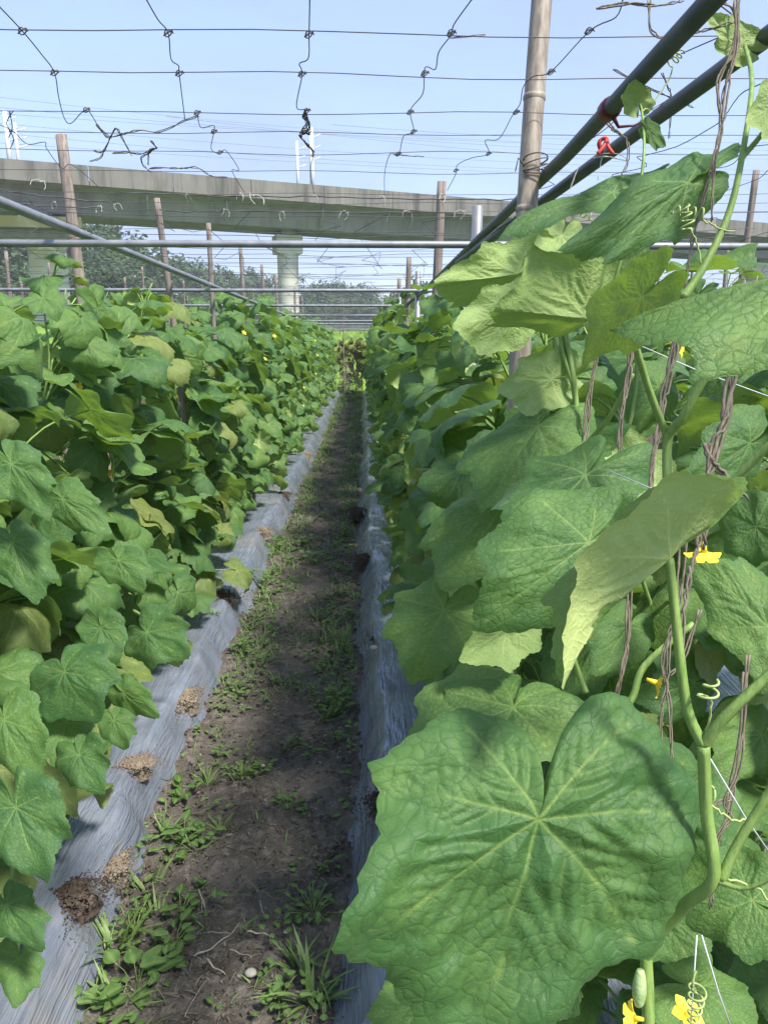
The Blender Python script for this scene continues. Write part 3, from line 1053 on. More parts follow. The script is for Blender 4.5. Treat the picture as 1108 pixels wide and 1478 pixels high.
for (a, d, ln, tn, sd_) in (((1030, 1275, .45), (0.5, 0, -.2), .05, 4, 1), ((1012, 1070, .44), (.1, 0, 1), .03, 2, 2), ((1005, 1400, .5), (0, 0, -1), .02, 5, 3), ((1075, 1180, .5), (-1, 0, .5), .03, 5, 4),
                            ((1060, 330, .62), (-1, .2, .3), .03, 4, 5), ((1010, 395, .62), (-.3, 0, 1), .04, 3, 6), ((925, 160, .8), (.4, .1, .5), .06, 3, 7)):
    tm = MB()
    tm.tube([p - NR for p in curl(P(*a), d, ln, tn, .006, sd_)], .0008, 5, caps=False)
    tm.build('tendril', M['tendril'], near_root)
for (px, py, d, dirn, s) in ((1015, 795, .62, (-.6, -1, -.3), .7), (868, 1035, .75, (0, -1, .7), 0.9), (945, 985, .75, (.5, -1, -.3), .8), (988, 1466, .55, (.3, -.4, 1), .6), (916, 1470, .47, (-.9, -.4, -.4), .5), (978, 497, .75, (0, -1, -.2), .7)):
    put_flower(near_root, P(px, py, d) - NR, Vector(dirn), s)
fm = MB()
q = spline([P(921, 1452, .47) - NR, P(922, 1430, .47) - NR, P(924, 1400, .47) - NR], 5)
fm.tube(q, [.0022 + .0022 * math.sin(math.pi * i / (len(q) - 1)) for i in range(len(q))], 10)
fm.build('young_fruit', M['fruit'], near_root)

# ------------------------------------------------------------------ setting: ground, path, beds under film
def grid(name, xs_of, ys, zf, mat, nx):
    """sheet over rows y with nx points between xs_of(y)[0..1]"""
    v, f = [], []
    for y in ys:
        a, b = xs_of(y)
        for i in range(nx):
            t = i / (nx - 1)
            x = a + (b - a) * t
            v.append(zf(x, y, t))
    for j in range(len(ys) - 1):
        for i in range(nx - 1):
            f.append((j * nx + i, j * nx + i + 1, (j + 1) * nx + i + 1, (j + 1) * nx + i))
    mb = MB()
    mb.v, mb.f = v, f
    return mb.build(name, mat)


def nz2(x, y, s, z=0.0):
    return mnoise.noise(Vector((x * s, y * s, z)))


g = MB()
N = 40
for j in range(N + 1):
    for i in range(N + 1):
        g.v.append((-600 + 1200 * i / N, -40 + 1000 * j / N, -0.05))
for j in range(N):
    for i in range(N):
        g.f.append((j * (N + 1) + i, j * (N + 1) + i + 1, (j + 1) * (N + 1) + i + 1, (j + 1) * (N + 1) + i))
go = g.build('ground', M['ground'])
go['kind'] = 'structure'


def yrows(y0, y1, a=0.018, k=0.010):
    out = [y0]
    while out[-1] < y1:
        out.append(out[-1] + a + k * max(0, out[-1] - 1.0))
    return out


def e_left(y):
    return -0.605 + 0.018 * nz2(2.2, y, 7) + 0.045 * nz2(3.1, y, 0.9) + 0.025 * nz2(1.7, y, 3.3) + 0.008 * nz2(.7, y, 14) - 0.05 * max(0, 1.4 - y)


def e_right(y):
    return -0.055 + 0.04 * nz2(8.1, y, 0.9) + 0.025 * nz2(5.7, y, 3.1) + 0.008 * nz2(.2, y, 14)


def soil_z(x, y, t):
    z = 0.022 * nz2(x, y, 3.5) + 0.015 * nz2(x, y, 12, 3) + 0.010 * nz2(x, y, 30, 6) + 0.006 * nz2(x, y, 70, 2)
    e = abs(t - 0.5) * 2
    return (x, y, z + 0.02 * e ** 3)


po = grid('path', lambda y: (e_left(y) - 0.1, e_right(y) + 0.1), yrows(0.3, 21.5, 0.009, 0.006), soil_z, M['soil'], 80)
po['kind'] = 'structure'


def film_sheet(label, ea, eb, y0, y1, nx, loc, height=BED_Z, fine=True):
    """silver film over a raised bed: tucked in at both edges"""
    def zf(x, y, t):
        d = min(t, 1 - t)
        w = 0.13
        s_ = min(1.0, d / w)
        prof = s_ * s_ * (3 - 2 * s_)
        z = -0.012 + height * prof
        ang = 0.22
        u = x * math.cos(ang) + y * math.sin(ang)
        vv = -x * math.sin(ang) + y * math.cos(ang)
        wr = 0.012 * abs(nz2(u * 6.0, vv * 0.8, 1.5)) + 0.009 * abs(nz2(u * 16, vv * 1.8, 1.5, 5)) + 0.012 * nz2(x, y, 2.2, 9)
        wr += 0.008 * abs(nz2(x * 1.3, y * 2.6, 1.0, 4))
        return (x, y, z + (wr if d > 0.0 else 0) + 0.004)
    ob = grid('mulch_film', lambda y: (ea(y), eb(y)), yrows(y0, y1, 0.014 if fine else 0.06, 0.010), zf, M['film'], nx)
    tag(ob, label, 'plastic mulch', 'silver plastic film over the raised beds')
    return ob


def film_z(x, y):
    return BED_Z


film_sheet('wrinkled silver grey mulch film along the left edge of the path', lambda y: -1.42 + 0.03 * nz2(2, y, 2), e_left, 0.4, 20.5, 84, None)
film_sheet('narrow strip of wrinkled silver film below the right row', e_right, lambda y: 0.82 + 0.03 * nz2(4, y, 2), 0.2, 20.5, 84, None)
film_sheet('silver mulch film on the bed behind the left row', lambda y: -2.35, lambda y: -1.58 + 0.03 * nz2(2.5, y, 2), 0.8, 20.5, 30, None, 0.12, False)
film_sheet('silver mulch film on the bed seen through the right row', lambda y: 1.12 + 0.04 * nz2(9, y, 2), lambda y: 2.3, 0.8, 20.5, 44, None, 0.12, False)

# soil heaped on the film at the planting holes
def soil_mound(x, y, rx, ry, h, mat, label, seed, z0):
    rx, ry, h = rx * .72, ry * .8, h * .75
    mb = MB()
    n, m = 26, 12
    mb.v.append((0, 0, h * (0.9 + 0.2 * nz2(seed, 0, 1))))
    for i in range(1, m + 1):
        r = i / m
        for k in range(n):
            a = 2 * math.pi * k / n
            wob = 1 + 0.55 * nz2(math.cos(a) + seed, math.sin(a), 1.4) + 0.3 * nz2(math.cos(a) * 2 + seed, math.sin(a) * 2, 3)
            px, py = .66 * rx * r * wob * math.cos(a), .66 * ry * r * wob * math.sin(a)
            zz = h * .65 * (1 - r ** 1.5) + 0.020 * (1 - r ** 4) * nz2(px + seed, py, 22) + 0.012 * (1 - r ** 4) * nz2(px, py + seed, 60) - 0.05 * r ** 4 + 0.02 * r * (1 - r) * nz2(px * 9 + seed, py * 9, 1)
            mb.v.append((px, py, zz))
    for k in range(n):
        mb.f.append((0, 1 + k, 1 + (k + 1) % n))
    for i in range(m - 1):
        for k in range(n):
            a = 1 + i * n
            k2 = (k + 1) % n
            mb.f.append((a + k, a + n + k, a + n + k2, a + k2))
    rs_ = random.Random(int(seed * 100))
    for k in range(2000):
        a = rs_.uniform(0, 6.28)
        r = min(2.6, abs(rs_.gauss(0, .85)))
        wob = 1 + 0.55 * nz2(math.cos(a) + seed, math.sin(a), 1.4)
        px, py = rx * r * wob * math.cos(a), ry * r * wob * math.sin(a)
        s_ = rs_.uniform(.0010, .0045) * (1.9 if rs_.random() < .10 and r < 1 else 1) * (1 if r < 1 else .7)
        zz = max(h * .75 * (1 - r ** 1.5), .004 - .006 * r) + s_ * .25
        vs_ = [Vector((px, py, zz)) + Vector(v_) * s_ * rs_.uniform(.7, 1.3) for v_ in ((1, .2, 0), (-.1, 1, .1), (-1, -.2, 0), (.2, -1, .1), (.1, 0, .8), (0, .1, -.8))]
        mb.add(vs_, [(0, 1, 4), (1, 2, 4), (2, 3, 4), (3, 0, 4), (1, 0, 5), (2, 1, 5), (3, 2, 5), (0, 3, 5)])
    ob = mb.build('soil_mound', mat)
    ob.location = (x, y, z0)
    tag(ob, label, 'soil mound', 'heaps of soil holding down the film')


for (px, py, rx, ry, h, mt, lab, z0) in (
        (268, 1008, .095, .13, .035, 'drysoil', 'pale dry crumbly soil heap spilling over the left film edge', .10),
        (200, 1100, .07, .05, .008, 'drysoil', 'thin dusty patch of pale soil lying on the near left film', .135),
        (105, 1292, .10, .08, .03, 'mound', 'dark loose soil heap in the nearest hole of the left film', .13),
        (168, 1250, .045, .06, .03, 'drysoil', 'small brown clod at the left film edge beside the weeds', .07),
        (318, 862, .13, .13, .04, 'mound', 'dark soil mound on the left film beneath the hanging leaves', .13),
        (378, 766, .13, .13, .04, 'drysoil', 'reddish dry soil mound midway along the left film', .12),
        (407, 714, .12, .14, .04, 'mound', 'small dark soil mound farther along the left film', .12),
        (442, 655, .12, .16, .04, 'drysoil', 'faint soil mound near the far end of the left film', .12),
        (556, 918, .12, .13, .05, 'mound', 'dark soil mound with a white pebble on the right film', .10),
        (524, 808, .10, .16, .05, 'mound', 'dark soil mound on the right film beyond the pebble mound', .10),
        (514, 738, .10, .18, .05, 'mound', 'far dark soil mound on the right film', .10),
        (560, 1160, .10, .08, .03, 'mound', 'dark soil hole in the right film beside the huge leaf', .13),
        (868, 845, .16, .14, .05, 'mound', 'dark soil mound on the film seen through the right row', .10),
        (1010, 975, .12, .10, .05, 'mound', 'dark soil mound deep between the leaves of the right row', .10)):
    p = at_z(px, py, z0)
    soil_mound(p.x, p.y, rx, ry, h, M[mt], lab, px * 0.37, z0 - 0.002)

# white pebbles and stones
def pebble(px, py, z, r, label):
    p = at_z(px, py, z)
    mb = MB()
    n, m = 12, 8
    for i in range(m + 1):
        ph = math.pi * i / m
        for k in range(n):
            a = 2 * math.pi * k / n
            d = Vector((math.sin(ph) * math.cos(a), math.sin(ph) * math.sin(a) * 0.8, math.cos(ph) * 0.6))
            mb.v.append(tuple(d * r * (1 + 0.12 * nz2(d.x + px, d.y + d.z, 1.5))))
    for i in range(m):
        for k in range(n):
            k2 = (k + 1) % n
            mb.f.append((i * n + k, (i + 1) * n + k, (i + 1) * n + k2, i * n + k2))
    ob = mb.build('pebble', M['stone'])
    ob.location = p
    tag(ob, label, 'pebble', 'stones lying on the ground')


pebble(539, 935, .16, .017, 'round white pebble on the dark soil of the right film')
pebble(362, 1404, .01, .014, 'pale flat stone on the bare soil of the path')
pebble(413, 1345, .01, .007, 'tiny pale stone beside the broken twigs on the path')
pebble(379, 1105, .012, .009, 'small brown stone among path weeds')

# twigs
def twig(pts, r, label, zz=0.018):
    q = spline([at_z(px, py, zz) for px, py in pts], 5)
    mid = q[len(q) // 2]
    mb = MB()
    mb.tube([p - mid + Vector((.0015 * nz2(i * 1.3, r * 900, 1), 0, 0.003 * math.sin(i))) for i, p in enumerate(q)], [x_ * .72 * (1 + .4 * nz2(i * .8, r * 700, 1)) for i, x_ in enumerate(lerp_list(r, r * 0.4, len(q)))], 6)
    ob = mb.build('twig', M['twig'])
    ob.location = mid
    tag(ob, label, 'twig', 'dry twigs lying on the path')


twig([(280, 1380), (305, 1368), (330, 1350), (347, 1332)], .0030, 'longest pale bent twig lying on the bare path')
twig([(299, 1347), (318, 1345), (334, 1349)], .0016, 'thin curved twig crossing over the longest twig')
twig([(298, 1384), (310, 1396), (326, 1406)], .0034, 'short thick broken twig below the longest twig')
twig([(267, 1468), (280, 1440), (303, 1410)], .0014, 'thin straight straw pointing away on the bare path')
twig([(357, 1345), (372, 1346), (388, 1350)], .0034, 'short knobby twig to the side of the bare soil')
twig([(330, 1371), (350, 1376), (364, 1382)], .0014, 'thin dark twig beside the pale flat stone')
twig([(286, 1283), (296, 1310), (292, 1296), (292, 1318)], .0026, 'crumpled dry stalk by the low weeds')
twig([(255, 1292), (272, 1293), (287, 1293)], .0012, 'straight thin straw near the crumpled stalk')
twig([(375, 1300), (379, 1315), (382, 1322)], .0022, 'stubby upright twig end in the middle of the path')

# ---------------------------------------------------------------- weeds
def blade(mb, base, az, length, width, lean, curve, seg=5):
    d = Vector((math.cos(az), math.sin(az), 0))
    s = Vector((-d.y, d.x, 0))
    p = Vector(base)
    ang = lean
    vs = []
    for i in range(seg + 1):
        t = i / seg
        w = width * (1 - t ** 2.2) * (0.7 + 0.3 * min(1, t * 5)) * 0.5
        up = Vector((0, 0, 1))
        nrm = (up * math.cos(ang) - d * math.sin(ang)) * 0
        vs += [p - s * w, p + Vector((0, 0, -w * 0.35)), p + s * w]
        p = p + (d * math.sin(ang) + up * math.cos(ang)) * (length / seg)
        ang += curve / seg
    fs = []
    for i in range(seg):
        for j in range(2):
            fs.append((i * 3 + j, i * 3 + j + 1, i * 3 + j + 4, i * 3 + j + 3))
    mb.add(vs, fs)


def tuft_mb(seed, n, L, W):
    rr = random.Random(seed)
    mb = MB()
    for i in range(n):
        a = rr.uniform(0, 6.28)
        b = (0.02 * rr.random() * math.cos(a), 0.02 * rr.random() * math.sin(a), -0.01)
        blade(mb, b, a + rr.uniform(-.5, .5), L * rr.uniform(.5, 1.15), W * rr.uniform(.6, 1.2), rr.uniform(.15, .9), rr.uniform(.3, 1.5))
    return mb


TUFT = [tuft_mb(1, 20, .085, .0065).mesh('grass_tuft', M['grass']), tuft_mb(2, 30, .065, .0045).mesh('grass_tuft', M['grass']),
        tuft_mb(3, 18, .115, .010).mesh('grass_tuft', M['grass']), tuft_mb(4, 14, .05, .004).mesh('grass_tuft', M['grass'])]


def oval_leaf(mb_list, o, az, L, W, pitch, seed, heart=False):
    """oval weed leaf with a midrib, appended as arrays"""
    x, y, z = frame(Vector((math.cos(az) * math.cos(pitch), math.sin(az) * math.cos(pitch), math.sin(pitch))), Vector((0, 0, 1)))
    nu, nv = 9, 5
    V, UV, vn = [], [], []
    for i in range(nu):
        t = i / (nu - 1)
        w = W * (math.sin(math.pi * min(1, t * 0.98 + 0.02) ** (0.75)) ** 0.8) * 0.5 + 0.0002
        for j in range(nv):
            s = (j / (nv - 1) - 0.5) * 2
            p = Vector(o) + y * (L * t) + x * (w * s) + z * (L * (0.10 * abs(s) ** 1.5 - 0.22 * t * t + 0.02 * math.sin(t * 9 + seed)))
            V.append(tuple(p))
            UV.append((s * 0.5 * W / L + seed, t + seed))
            vn.append(0.8 if j == 2 else 0.0)
    F = []
    for i in range(nu - 1):
        for j in range(nv - 1):
            F.append((i * nv + j, i * nv + j + 1, (i + 1) * nv + j + 1, (i + 1) * nv + j))
    mb_list.append((V, F, UV, vn))


def weed_mesh(seed, n, L, W, hgt, mat, spread=0.05):
    rr = random.Random(seed)
    parts = []
    for k in range(n):
        az = k * 2.4 + rr.uniform(-.4, .4)
        r = spread * rr.uniform(.1, 1)
        o = Vector((r * math.cos(az), r * math.sin(az), hgt * rr.uniform(.3, 1)))
        oval_leaf(parts, o, az + rr.uniform(-.5, .5), L * rr.uniform(.6, 1.1), W * rr.uniform(.75, 1.1), rr.uniform(-.1, .5), rr.random() * 5)
    V, F, UV, vn = [], [], [], []
    for (a, b, c, d) in parts:
        o = len(V)
        V += a
        F += [tuple(i + o for i in f) for f in b]
        UV += c
        vn += d
    st = MB()
    for k in range(0, len(parts)):
        p = parts[k][0][2]
        st.tube([(p[0] * .1, p[1] * .1, -0.01), (p[0] * .6, p[1] * .6, p[2] * 0.7), p], .0011, 3, caps=False)
    return mesh_from_arrays('leaf', np.array(V), F, np.array(UV), vn, np.zeros(len(V)), mat), st.mesh('stem', M['stem'])


WEED = [weed_mesh(1, 8, .055, .036, .05, M['weed'], .05), weed_mesh(2, 12, .032, .021, .045, M['weed'], .045), weed_mesh(3, 26, .018, .011, .04, M['weed'], .06),
        weed_mesh(4, 14, .035, .019, .085, M['weed'], .05)]


def tuft(px, py, k, s, label, z=0.0, grp='grass tufts along the path'):
    p = at_z(px, py, z)
    o = bpy.data.objects.new('grass_tuft', TUFT[k])
    link(o)
    o.location = p
    o.scale = (s, s, s)
    o.rotation_euler.z = rnd.uniform(0, 6.28)
    tag(o, label, 'grass', grp)


def weed(px, py, k, s, label, z=0.0, grp='leafy weeds along the path'):
    p = at_z(px, py, z)
    r = empty('weed', p, label, 'weed', grp)
    r.rotation_euler.z = rnd.uniform(0, 6.28)
    s *= .98
    r.scale = (s, s, s)
    link(bpy.data.objects.new('foliage', WEED[k][0]), r)
    link(bpy.data.objects.new('stem', WEED[k][1]), r)


weed(200, 1425, 0, 1.15, 'round leaved weed, largest of the weeds, low on the path edge')
weed(240, 1405, 1, 1.0, 'small weed touching the round leaved weed')
weed(265, 1220, 1, 1.25, 'bright four leaved weed at the left film edge')
weed(200, 1235, 1, 1.1, 'light green weed pair standing against the film edge')
weed(290, 1215, 1, 1.0, 'small bright weed just behind the four leaved weed')
weed(265, 1150, 0, .8, 'single shiny oval leaved weed at the film edge')
weed(190, 1350, 2, 1.2, 'feathery tiny leaved weed beside the near film')
weed(250, 1370, 1, 1.1, 'dusty leaved weed next to the twigs')
weed(262, 1325, 1, 1.0, 'small leaved weed above the dusty leaved weed')
weed(490, 1030, 3, 1.15, 'bright bushy weed leaning on the right film')
weed(380, 850, 3, 1.35, 'bushy weed growing against the left film edge midway')
weed(352, 945, 3, 1.1, 'yellow green weed beside the left film')
weed(395, 795, 1, 1.8, 'low spreading weed across the path under the left row')
weed(445, 785, 0, 1.1, 'broad leaved weed in the middle of the path')
weed(450, 810, 0, 1.2, 'second broad leaved weed, just nearer in the middle of the path')
weed(350, 1120, 2, 1.1, 'pale tiny leaved weed amid dry bits')
weed(378, 1115, 1, .8, 'small four leaved seedling on bare soil')
weed(415, 1165, 1, .8, 'lone seedling near the right side of bare soil')
weed(452, 1320, 2, 1.25, 'feathery tiny leaved weed beside the right film')
weed(466, 1262, 3, .45, 'tiny single sprout near the right film')
weed(495, 775, 3, 1.4, 'leafy weed at the right film edge in the distance')
weed(110, 1470, 0, .9, 'oval leaved weed in the lower corner beside the film')
tuft(450, 1440, 2, 1.25, 'tall broad bladed grass tuft by the right film')
tuft(432, 1395, 0, 1.0, 'thin grass tuft just behind the tall broad bladed tuft')
tuft(215, 1290, 2, .95, 'dense bamboo like grass tuft at the near left film')
tuft(228, 1320, 0, 1.0, 'grass tuft just nearer than the bamboo like tuft')
tuft(165, 1370, 2, 1.2, 'long bladed grass leaning over the near film')
tuft(170, 1460, 2, 1.0, 'grass tuft at the bottom edge near round leaved weed')
tuft(318, 1195, 1, 1.0, 'dry looking grass tuft in the middle of bare soil')
tuft(236, 1210, 0, 1.1, 'upright grass tuft growing at the film fold')
tuft(410, 1080, 0, .9, 'small grass tuft on the path past bare soil')
tuft(360, 905, 0, 1.4, 'thick grass tuft beside the left film')
tuft(375, 960, 0, 1.3, 'spreading grass tuft near the pale soil heap')
tuft(405, 985, 1, 1.2, 'low grass tuft in mid path')
tuft(490, 940, 0, 1.4, 'grass tuft beside the pebble mound')
tuft(470, 1035, 0, 1.1, 'grass tuft below the bushy weed on the right')
tuft(310, 885, 1, .8, 'grass tuft growing on top of the left film', .14)
tuft(455, 890, 1, 1.5, 'wide grass tuft in mid path between mounds')
tuft(430, 930, 1, 1.3, 'grass tuft at the edge of bare soil in mid path')
tuft(480, 860, 0, 1.4, 'grass tuft near the right film in mid distance')
tuft(300, 1130, 0, .9, 'sparse long grass beside the left film')

# low cover nobody could count
mbg = MB()
rr = random.Random(77)
for i in range(4200):
    yy = 1.15 + 19 * rr.random() ** 1.7
    a, b = e_left(yy), e_right(yy)
    t = rr.random()
    dens = 0.15 if yy < 2.7 else 1.0
    edge = abs(t - .5) * 2
    if rr.random() > dens * (0.12 + 0.88 * edge ** 1.5) * (0.5 + 0.9 * (0.5 + nz2(a + t, yy, 1.3, 8))):
        continue
    x = a + (b - a) * t
    for k in range(rr.randrange(3, 9)):
        blade(mbg, (x + rr.gauss(0, .012), yy + rr.gauss(0, .012), -0.004), rr.uniform(0, 6.28), rr.uniform(.025, .08) * (1 + .03 * yy), rr.uniform(.0025, .005) * (1 + .10 * yy), rr.uniform(.3, 1.1), rr.uniform(.2, 1.3), 3)
tag(mbg.build('path_grass', M['grass']), 'short sparse grass covering the path', 'grass', kind='stuff')
V, F, UV, vn = [], [], [], []
for i in range(2300):
    yy = 1.1 + 19 * rr.random() ** 1.8
    a, b = e_left(yy), e_right(yy)
    t = rr.random()
    if rr.random() > (0.35 if yy < 2.6 else 0.95) * (0.06 + abs(t - .5) * 1.7):
        continue
    pp = []
    for k in range(rr.randrange(2, 6)):
        oval_leaf(pp, (a + (b - a) * t + rr.gauss(0, .015), yy + rr.gauss(0, .015), rr.uniform(.006, .04)), rr.uniform(0, 6.28), rr.uniform(.012, .03) * (1 + .04 * yy), rr.uniform(.009, .018) * (1 + .04 * yy), rr.uniform(-.1, .5), rr.random() * 5)
    for (q0, q1, q2, q3) in pp:
        o = len(V)
        V += q0
        F += [tuple(n_ + o for n_ in f) for f in q1]
        UV += q2
        vn += q3
wc = link(bpy.data.objects.new('weed_cover', mesh_from_arrays('weed_cover', np.array(V), F, np.array(UV), vn, np.repeat(np.random.RandomState(3).rand(len(V) // 45), 45), M['weed'])))
tag(wc, 'low creeping weeds scattered over the path', 'ground cover', kind='stuff')
mbl = MB()
for i in range(3600):
    yy = 1.0 + 9 * rr.random() ** 1.5
    a, b = e_left(yy) - .02, e_right(yy) + .02
    t = 0.5 + (rr.random() - .5) * (0.6 + .4 * rr.random())
    x = a + (b - a) * t
    if nz2(x, yy, 2.6, 11) < -0.12 and rr.random() < .8:
        continue
    s = rr.uniform(.002, .008)
    az = rr.uniform(0, 6.28)
    zz = soil_z(x, yy, t)[2] + 0.003
    if rr.random() < .6:
        L = rr.uniform(.008, .04)
        d = Vector((math.cos(az), math.sin(az), rr.uniform(-.05, .2)))
        o = Vector((x, yy, zz))
        mbl.tube([o, o + d * L * .5 + Vector((0, 0, .003)), o + d * L], rr.uniform(.0005, .0012), 4)
    else:
        n = 5
        el = rr.uniform(.25, .7)
        vs = []
        for k in range(n):
            u_, v_ = s * rr.uniform(.6, 1.4) * math.cos(6.28 * k / n), s * el * rr.uniform(.6, 1) * math.sin(6.28 * k / n)
            vs.append((x + u_ * math.cos(az) - v_ * math.sin(az), yy + u_ * math.sin(az) + v_ * math.cos(az), zz + rr.uniform(0, .008)))
        vs.append((x, yy, zz + rr.uniform(.000, .003)))
        mbl.add(vs, [(k, (k + 1) % n, n) for k in range(n)])
tag(mbl.build('dry_litter', M['litter'], smooth=False), 'dry crumbled plant bits strewn on the soil', 'plant litter', kind='stuff')
mbc = MB()
for i in range(5200):
    yy = 0.9 + 8 * rr.random() ** 1.8
    a, b = e_left(yy) - .03, e_right(yy) + .03
    t = rr.random()
    x = a + (b - a) * t
    s = rr.uniform(.002, .0075) * (1.6 if rr.random() < .06 else 1)
    zz = soil_z(x, yy, t)[2] + s * .3
    vs = [(x + s * rr.uniform(.7, 1.2), yy, zz), (x, yy + s * rr.uniform(.7, 1.2), zz), (x - s, yy, zz), (x, yy - s * rr.uniform(.7, 1.2), zz), (x + rr.gauss(0, s * .2), yy, zz + s * rr.uniform(.5, .9)), (x, yy, zz - s)]
    mbc.add(vs, [(0, 1, 4), (1, 2, 4), (2, 3, 4), (3, 0, 4), (1, 0, 5), (2, 1, 5), (3, 2, 5), (0, 3, 5)])
tag(mbc.build('soil_crumbs', M['soil']), 'crumbs of dark soil strewn along the path', 'soil', kind='stuff')

# ---------------------------------------------------------------- poles, pipes
def pole(name, p0, p1, r0, r1, mat, label, cat, grp=None, nodes=0, flat=1.0, seed=0, seg=12):
    p0, p1 = Vector(p0), Vector(p1)
    mb = MB()
    n = 26
    pts, rad = [], []
    rr_ = random.Random(seed)
    wob = [rr_.gauss(0, 0.004) for _ in range(5)]
    for i in range(n + 1):
        t = i / n
        p = p0.lerp(p1, t) - p0
        p.x += wob[0] * math.sin(3.1 * t) + wob[1] * math.sin(7 * t)
        p.y += wob[2] * math.sin(3.1 * t)
        pts.append(p)
        r = r0 + (r1 - r0) * t
        rad.append(r)
    mb.tube(pts, rad, seg)
    if flat != 1.0:
        mb.v = [(v[0], pts[i_ // seg].y + (v[1] - pts[i_ // seg].y) * flat, v[2]) for i_, v in enumerate(mb.v)]
    ob = mb.build(name, mat)
    ob.location = p0
    if nodes:
        for k in range(nodes):
            t = (k + 0.55) / nodes
            p = pts[int(t * n)]
            q = MB()
            r = r0 + (r1 - r0) * t
            q.tube([p + Vector((0, 0, -.006)), p + Vector((0, 0, -.002)), p + Vector((0, 0, .002)), p + Vector((0, 0, .006))], [r * 1.01, r * 1.09, r * 1.09, r * 1.01], seg)
            q.build('node', mat, ob)
    tag(ob, label, cat, grp)
    return ob


# bamboo pole at the right
bt, bb = P(788, -130, 1.20), P(757, 420, 1.22)
ext = bb + (bb - bt) * 1.55
ext.z = max(ext.z, 0.02)
bam = pole('bamboo_pole', ext, bt, .0175, .0165, M['bamboo'], 'thick grey brown bamboo pole rising through the right row', 'pole', None, 9, 1.0, 3, 20)
PZ = 1.70
PIPE_R = 0.0100


def pipe(name, pts, r, mat, label, cat='pipe', grp=None, seg=12):
    pts = [Vector(p) for p in pts]
    mb = MB()
    mb.tube([p - pts[0] for p in pts], r, seg)
    ob = mb.build(name, mat)
    ob.location = pts[0]
    return tag(ob, label, cat, grp)


a0 = P(1060, -58, .56)
a1 = P(790, 246, 1.19)
dd = (a1 - a0).normalized()
dd = Vector((0.0, dd.y, 0.0)).normalized()
pipe('frame_pipe', [(a1.x + .004, .25, a1.z + .038), (a1.x + .004, 1.19, a1.z), (a1.x + .01, 4, a1.z - .02), (.33, 20, 1.68)], PIPE_R, M['darkpipe'], 'dark steel pipe running from the bamboo pole over the right row', 'pipe', 'steel pipes of the trellis frame')
b0 = P(1108, 52, .75)
b1 = P(822, 262, 1.28)
pipe('frame_pipe', [b0 + (b0 - b1) * .8, b0, b1, b1 + (b1 - b0) * 1.6], PIPE_R, M['darkpipe'], 'second dark steel pipe, outer of the two over the right row', 'pipe', 'steel pipes of the trellis frame')
l0 = P(0, 291, 1.72)
l1 = P(134, 344, 2.28)
l2 = P(310, 414, 4.2)
pipe('frame_pipe', [l0 + (l0 - l1) * 1.5, l0, l1, l2, l2 + (l2 - l1) * 2.0, (-.86, 20, 1.66)], .0125, M['pipe'], 'grey pipe slanting over the left row toward the far end', 'pipe', 'steel pipes of the trellis frame')

fr_ys = [2.2 + 2.08 * i for i in range(9)]
cross_lab = ['nearest horizontal grey pipe crossing the path in front of the viaduct', 'second horizontal pipe crossing the path', 'third horizontal pipe crossing the path', 'fourth horizontal pipe crossing the path']
zs = [at_y(300, py_, fy_ - .03).z for py_, fy_ in zip((352, 419, 441, 455, 463, 467.5, 471, 474, 476), fr_ys)]
for i, y in enumerate(fr_ys):
    z = zs[i]
    lab = cross_lab[i] if i < 4 else 'thin distant pipe of the far trellis frames'
    pipe('cross_pipe', [(-5.2, y, z + .005), (-2.2, y, z + .004), (-.86, y - .03, z), (.30, y - .03, z), (2.4, y, z - .003)], .0098, M['pipe'], lab, 'pipe', 'horizontal pipes across the rows')
    lab = 'short grey steel post standing beside the pale leaf undersides' if i == 0 else (f'{ORD[i]} grey steel post along the right row' if i < 4 else 'distant steel post in the right row')
    pr = MB()
    x = .318 if i == 0 else .30
    pr.tube([(0, 0, -.05), (0, 0, z + .105)], .0145, 14)
    po_ = pr.build('steel_post', M['pipe'])
    po_.location = (x, y, 0)
    tag(po_, lab, 'post', 'steel posts of the trellis frame')
    cl = MB()
    cl.tube([(0, -.005, z - .02), (0, -.005, z + .02)], .0175, 14)
    cl.build('clamp', M['pipe'], po_)
    for xx in (-2.3, 1.75):
        pr2 = MB()
        pr2.tube([(0, 0, -.05), (0, 0, z + .05)], .012, 8)
        q = pr2.build('steel_post', M['pipe'])
        q.location = (xx, y, 0)
        tag(q, 'steel post in the neighbouring row on the left' if xx < 0 else 'steel post in the neighbouring row on the right', 'post', 'steel posts of the neighbouring rows')

# wooden stakes
sg = 'wooden stakes standing in the left row'
s0 = P(88, 195, 2.50)
s1 = P(122, 450, 2.53)
base = s1 + (s1 - s0) * 2.1
base = s1 + (s1 - s0) * ((s1.z - .05) / (s0.z - s1.z))
stk = pole('wooden_stake', base, s0, .021, .019, M['stake'], 'nearest tall leaning wooden stake in the left row', 'stake', sg, 0, .5, 4, 8)
for i, (px, py, d, r, lab) in enumerate(((227, 286, 3.3, .014, 'second leaning wooden stake along the left row'), (300, 322, 4.3, .014, 'third wooden stake along the left row'), (347, 355, 5.5, .014, 'fourth wooden stake along the left row'),
                                         (378, 382, 6.6, .014, 'distant thin stake in the left row'), (398, 398, 7.8, .014, 'distant thin stake in the left row'), (425, 415, 9.6, .014, 'distant thin stake in the left row'), (436, 428, 11.6, .014, 'distant thin stake in the left row'))):
    t = P(px, py, d)
    pole('wooden_stake', (t.x + (.10 if i < 1 else .02), t.y + .05, 0.05), t, r * 1.1, r, M['stake'], lab, 'stake', sg, 0, .8, 20 + i, 8)
sg = 'wooden stakes standing in the right row'
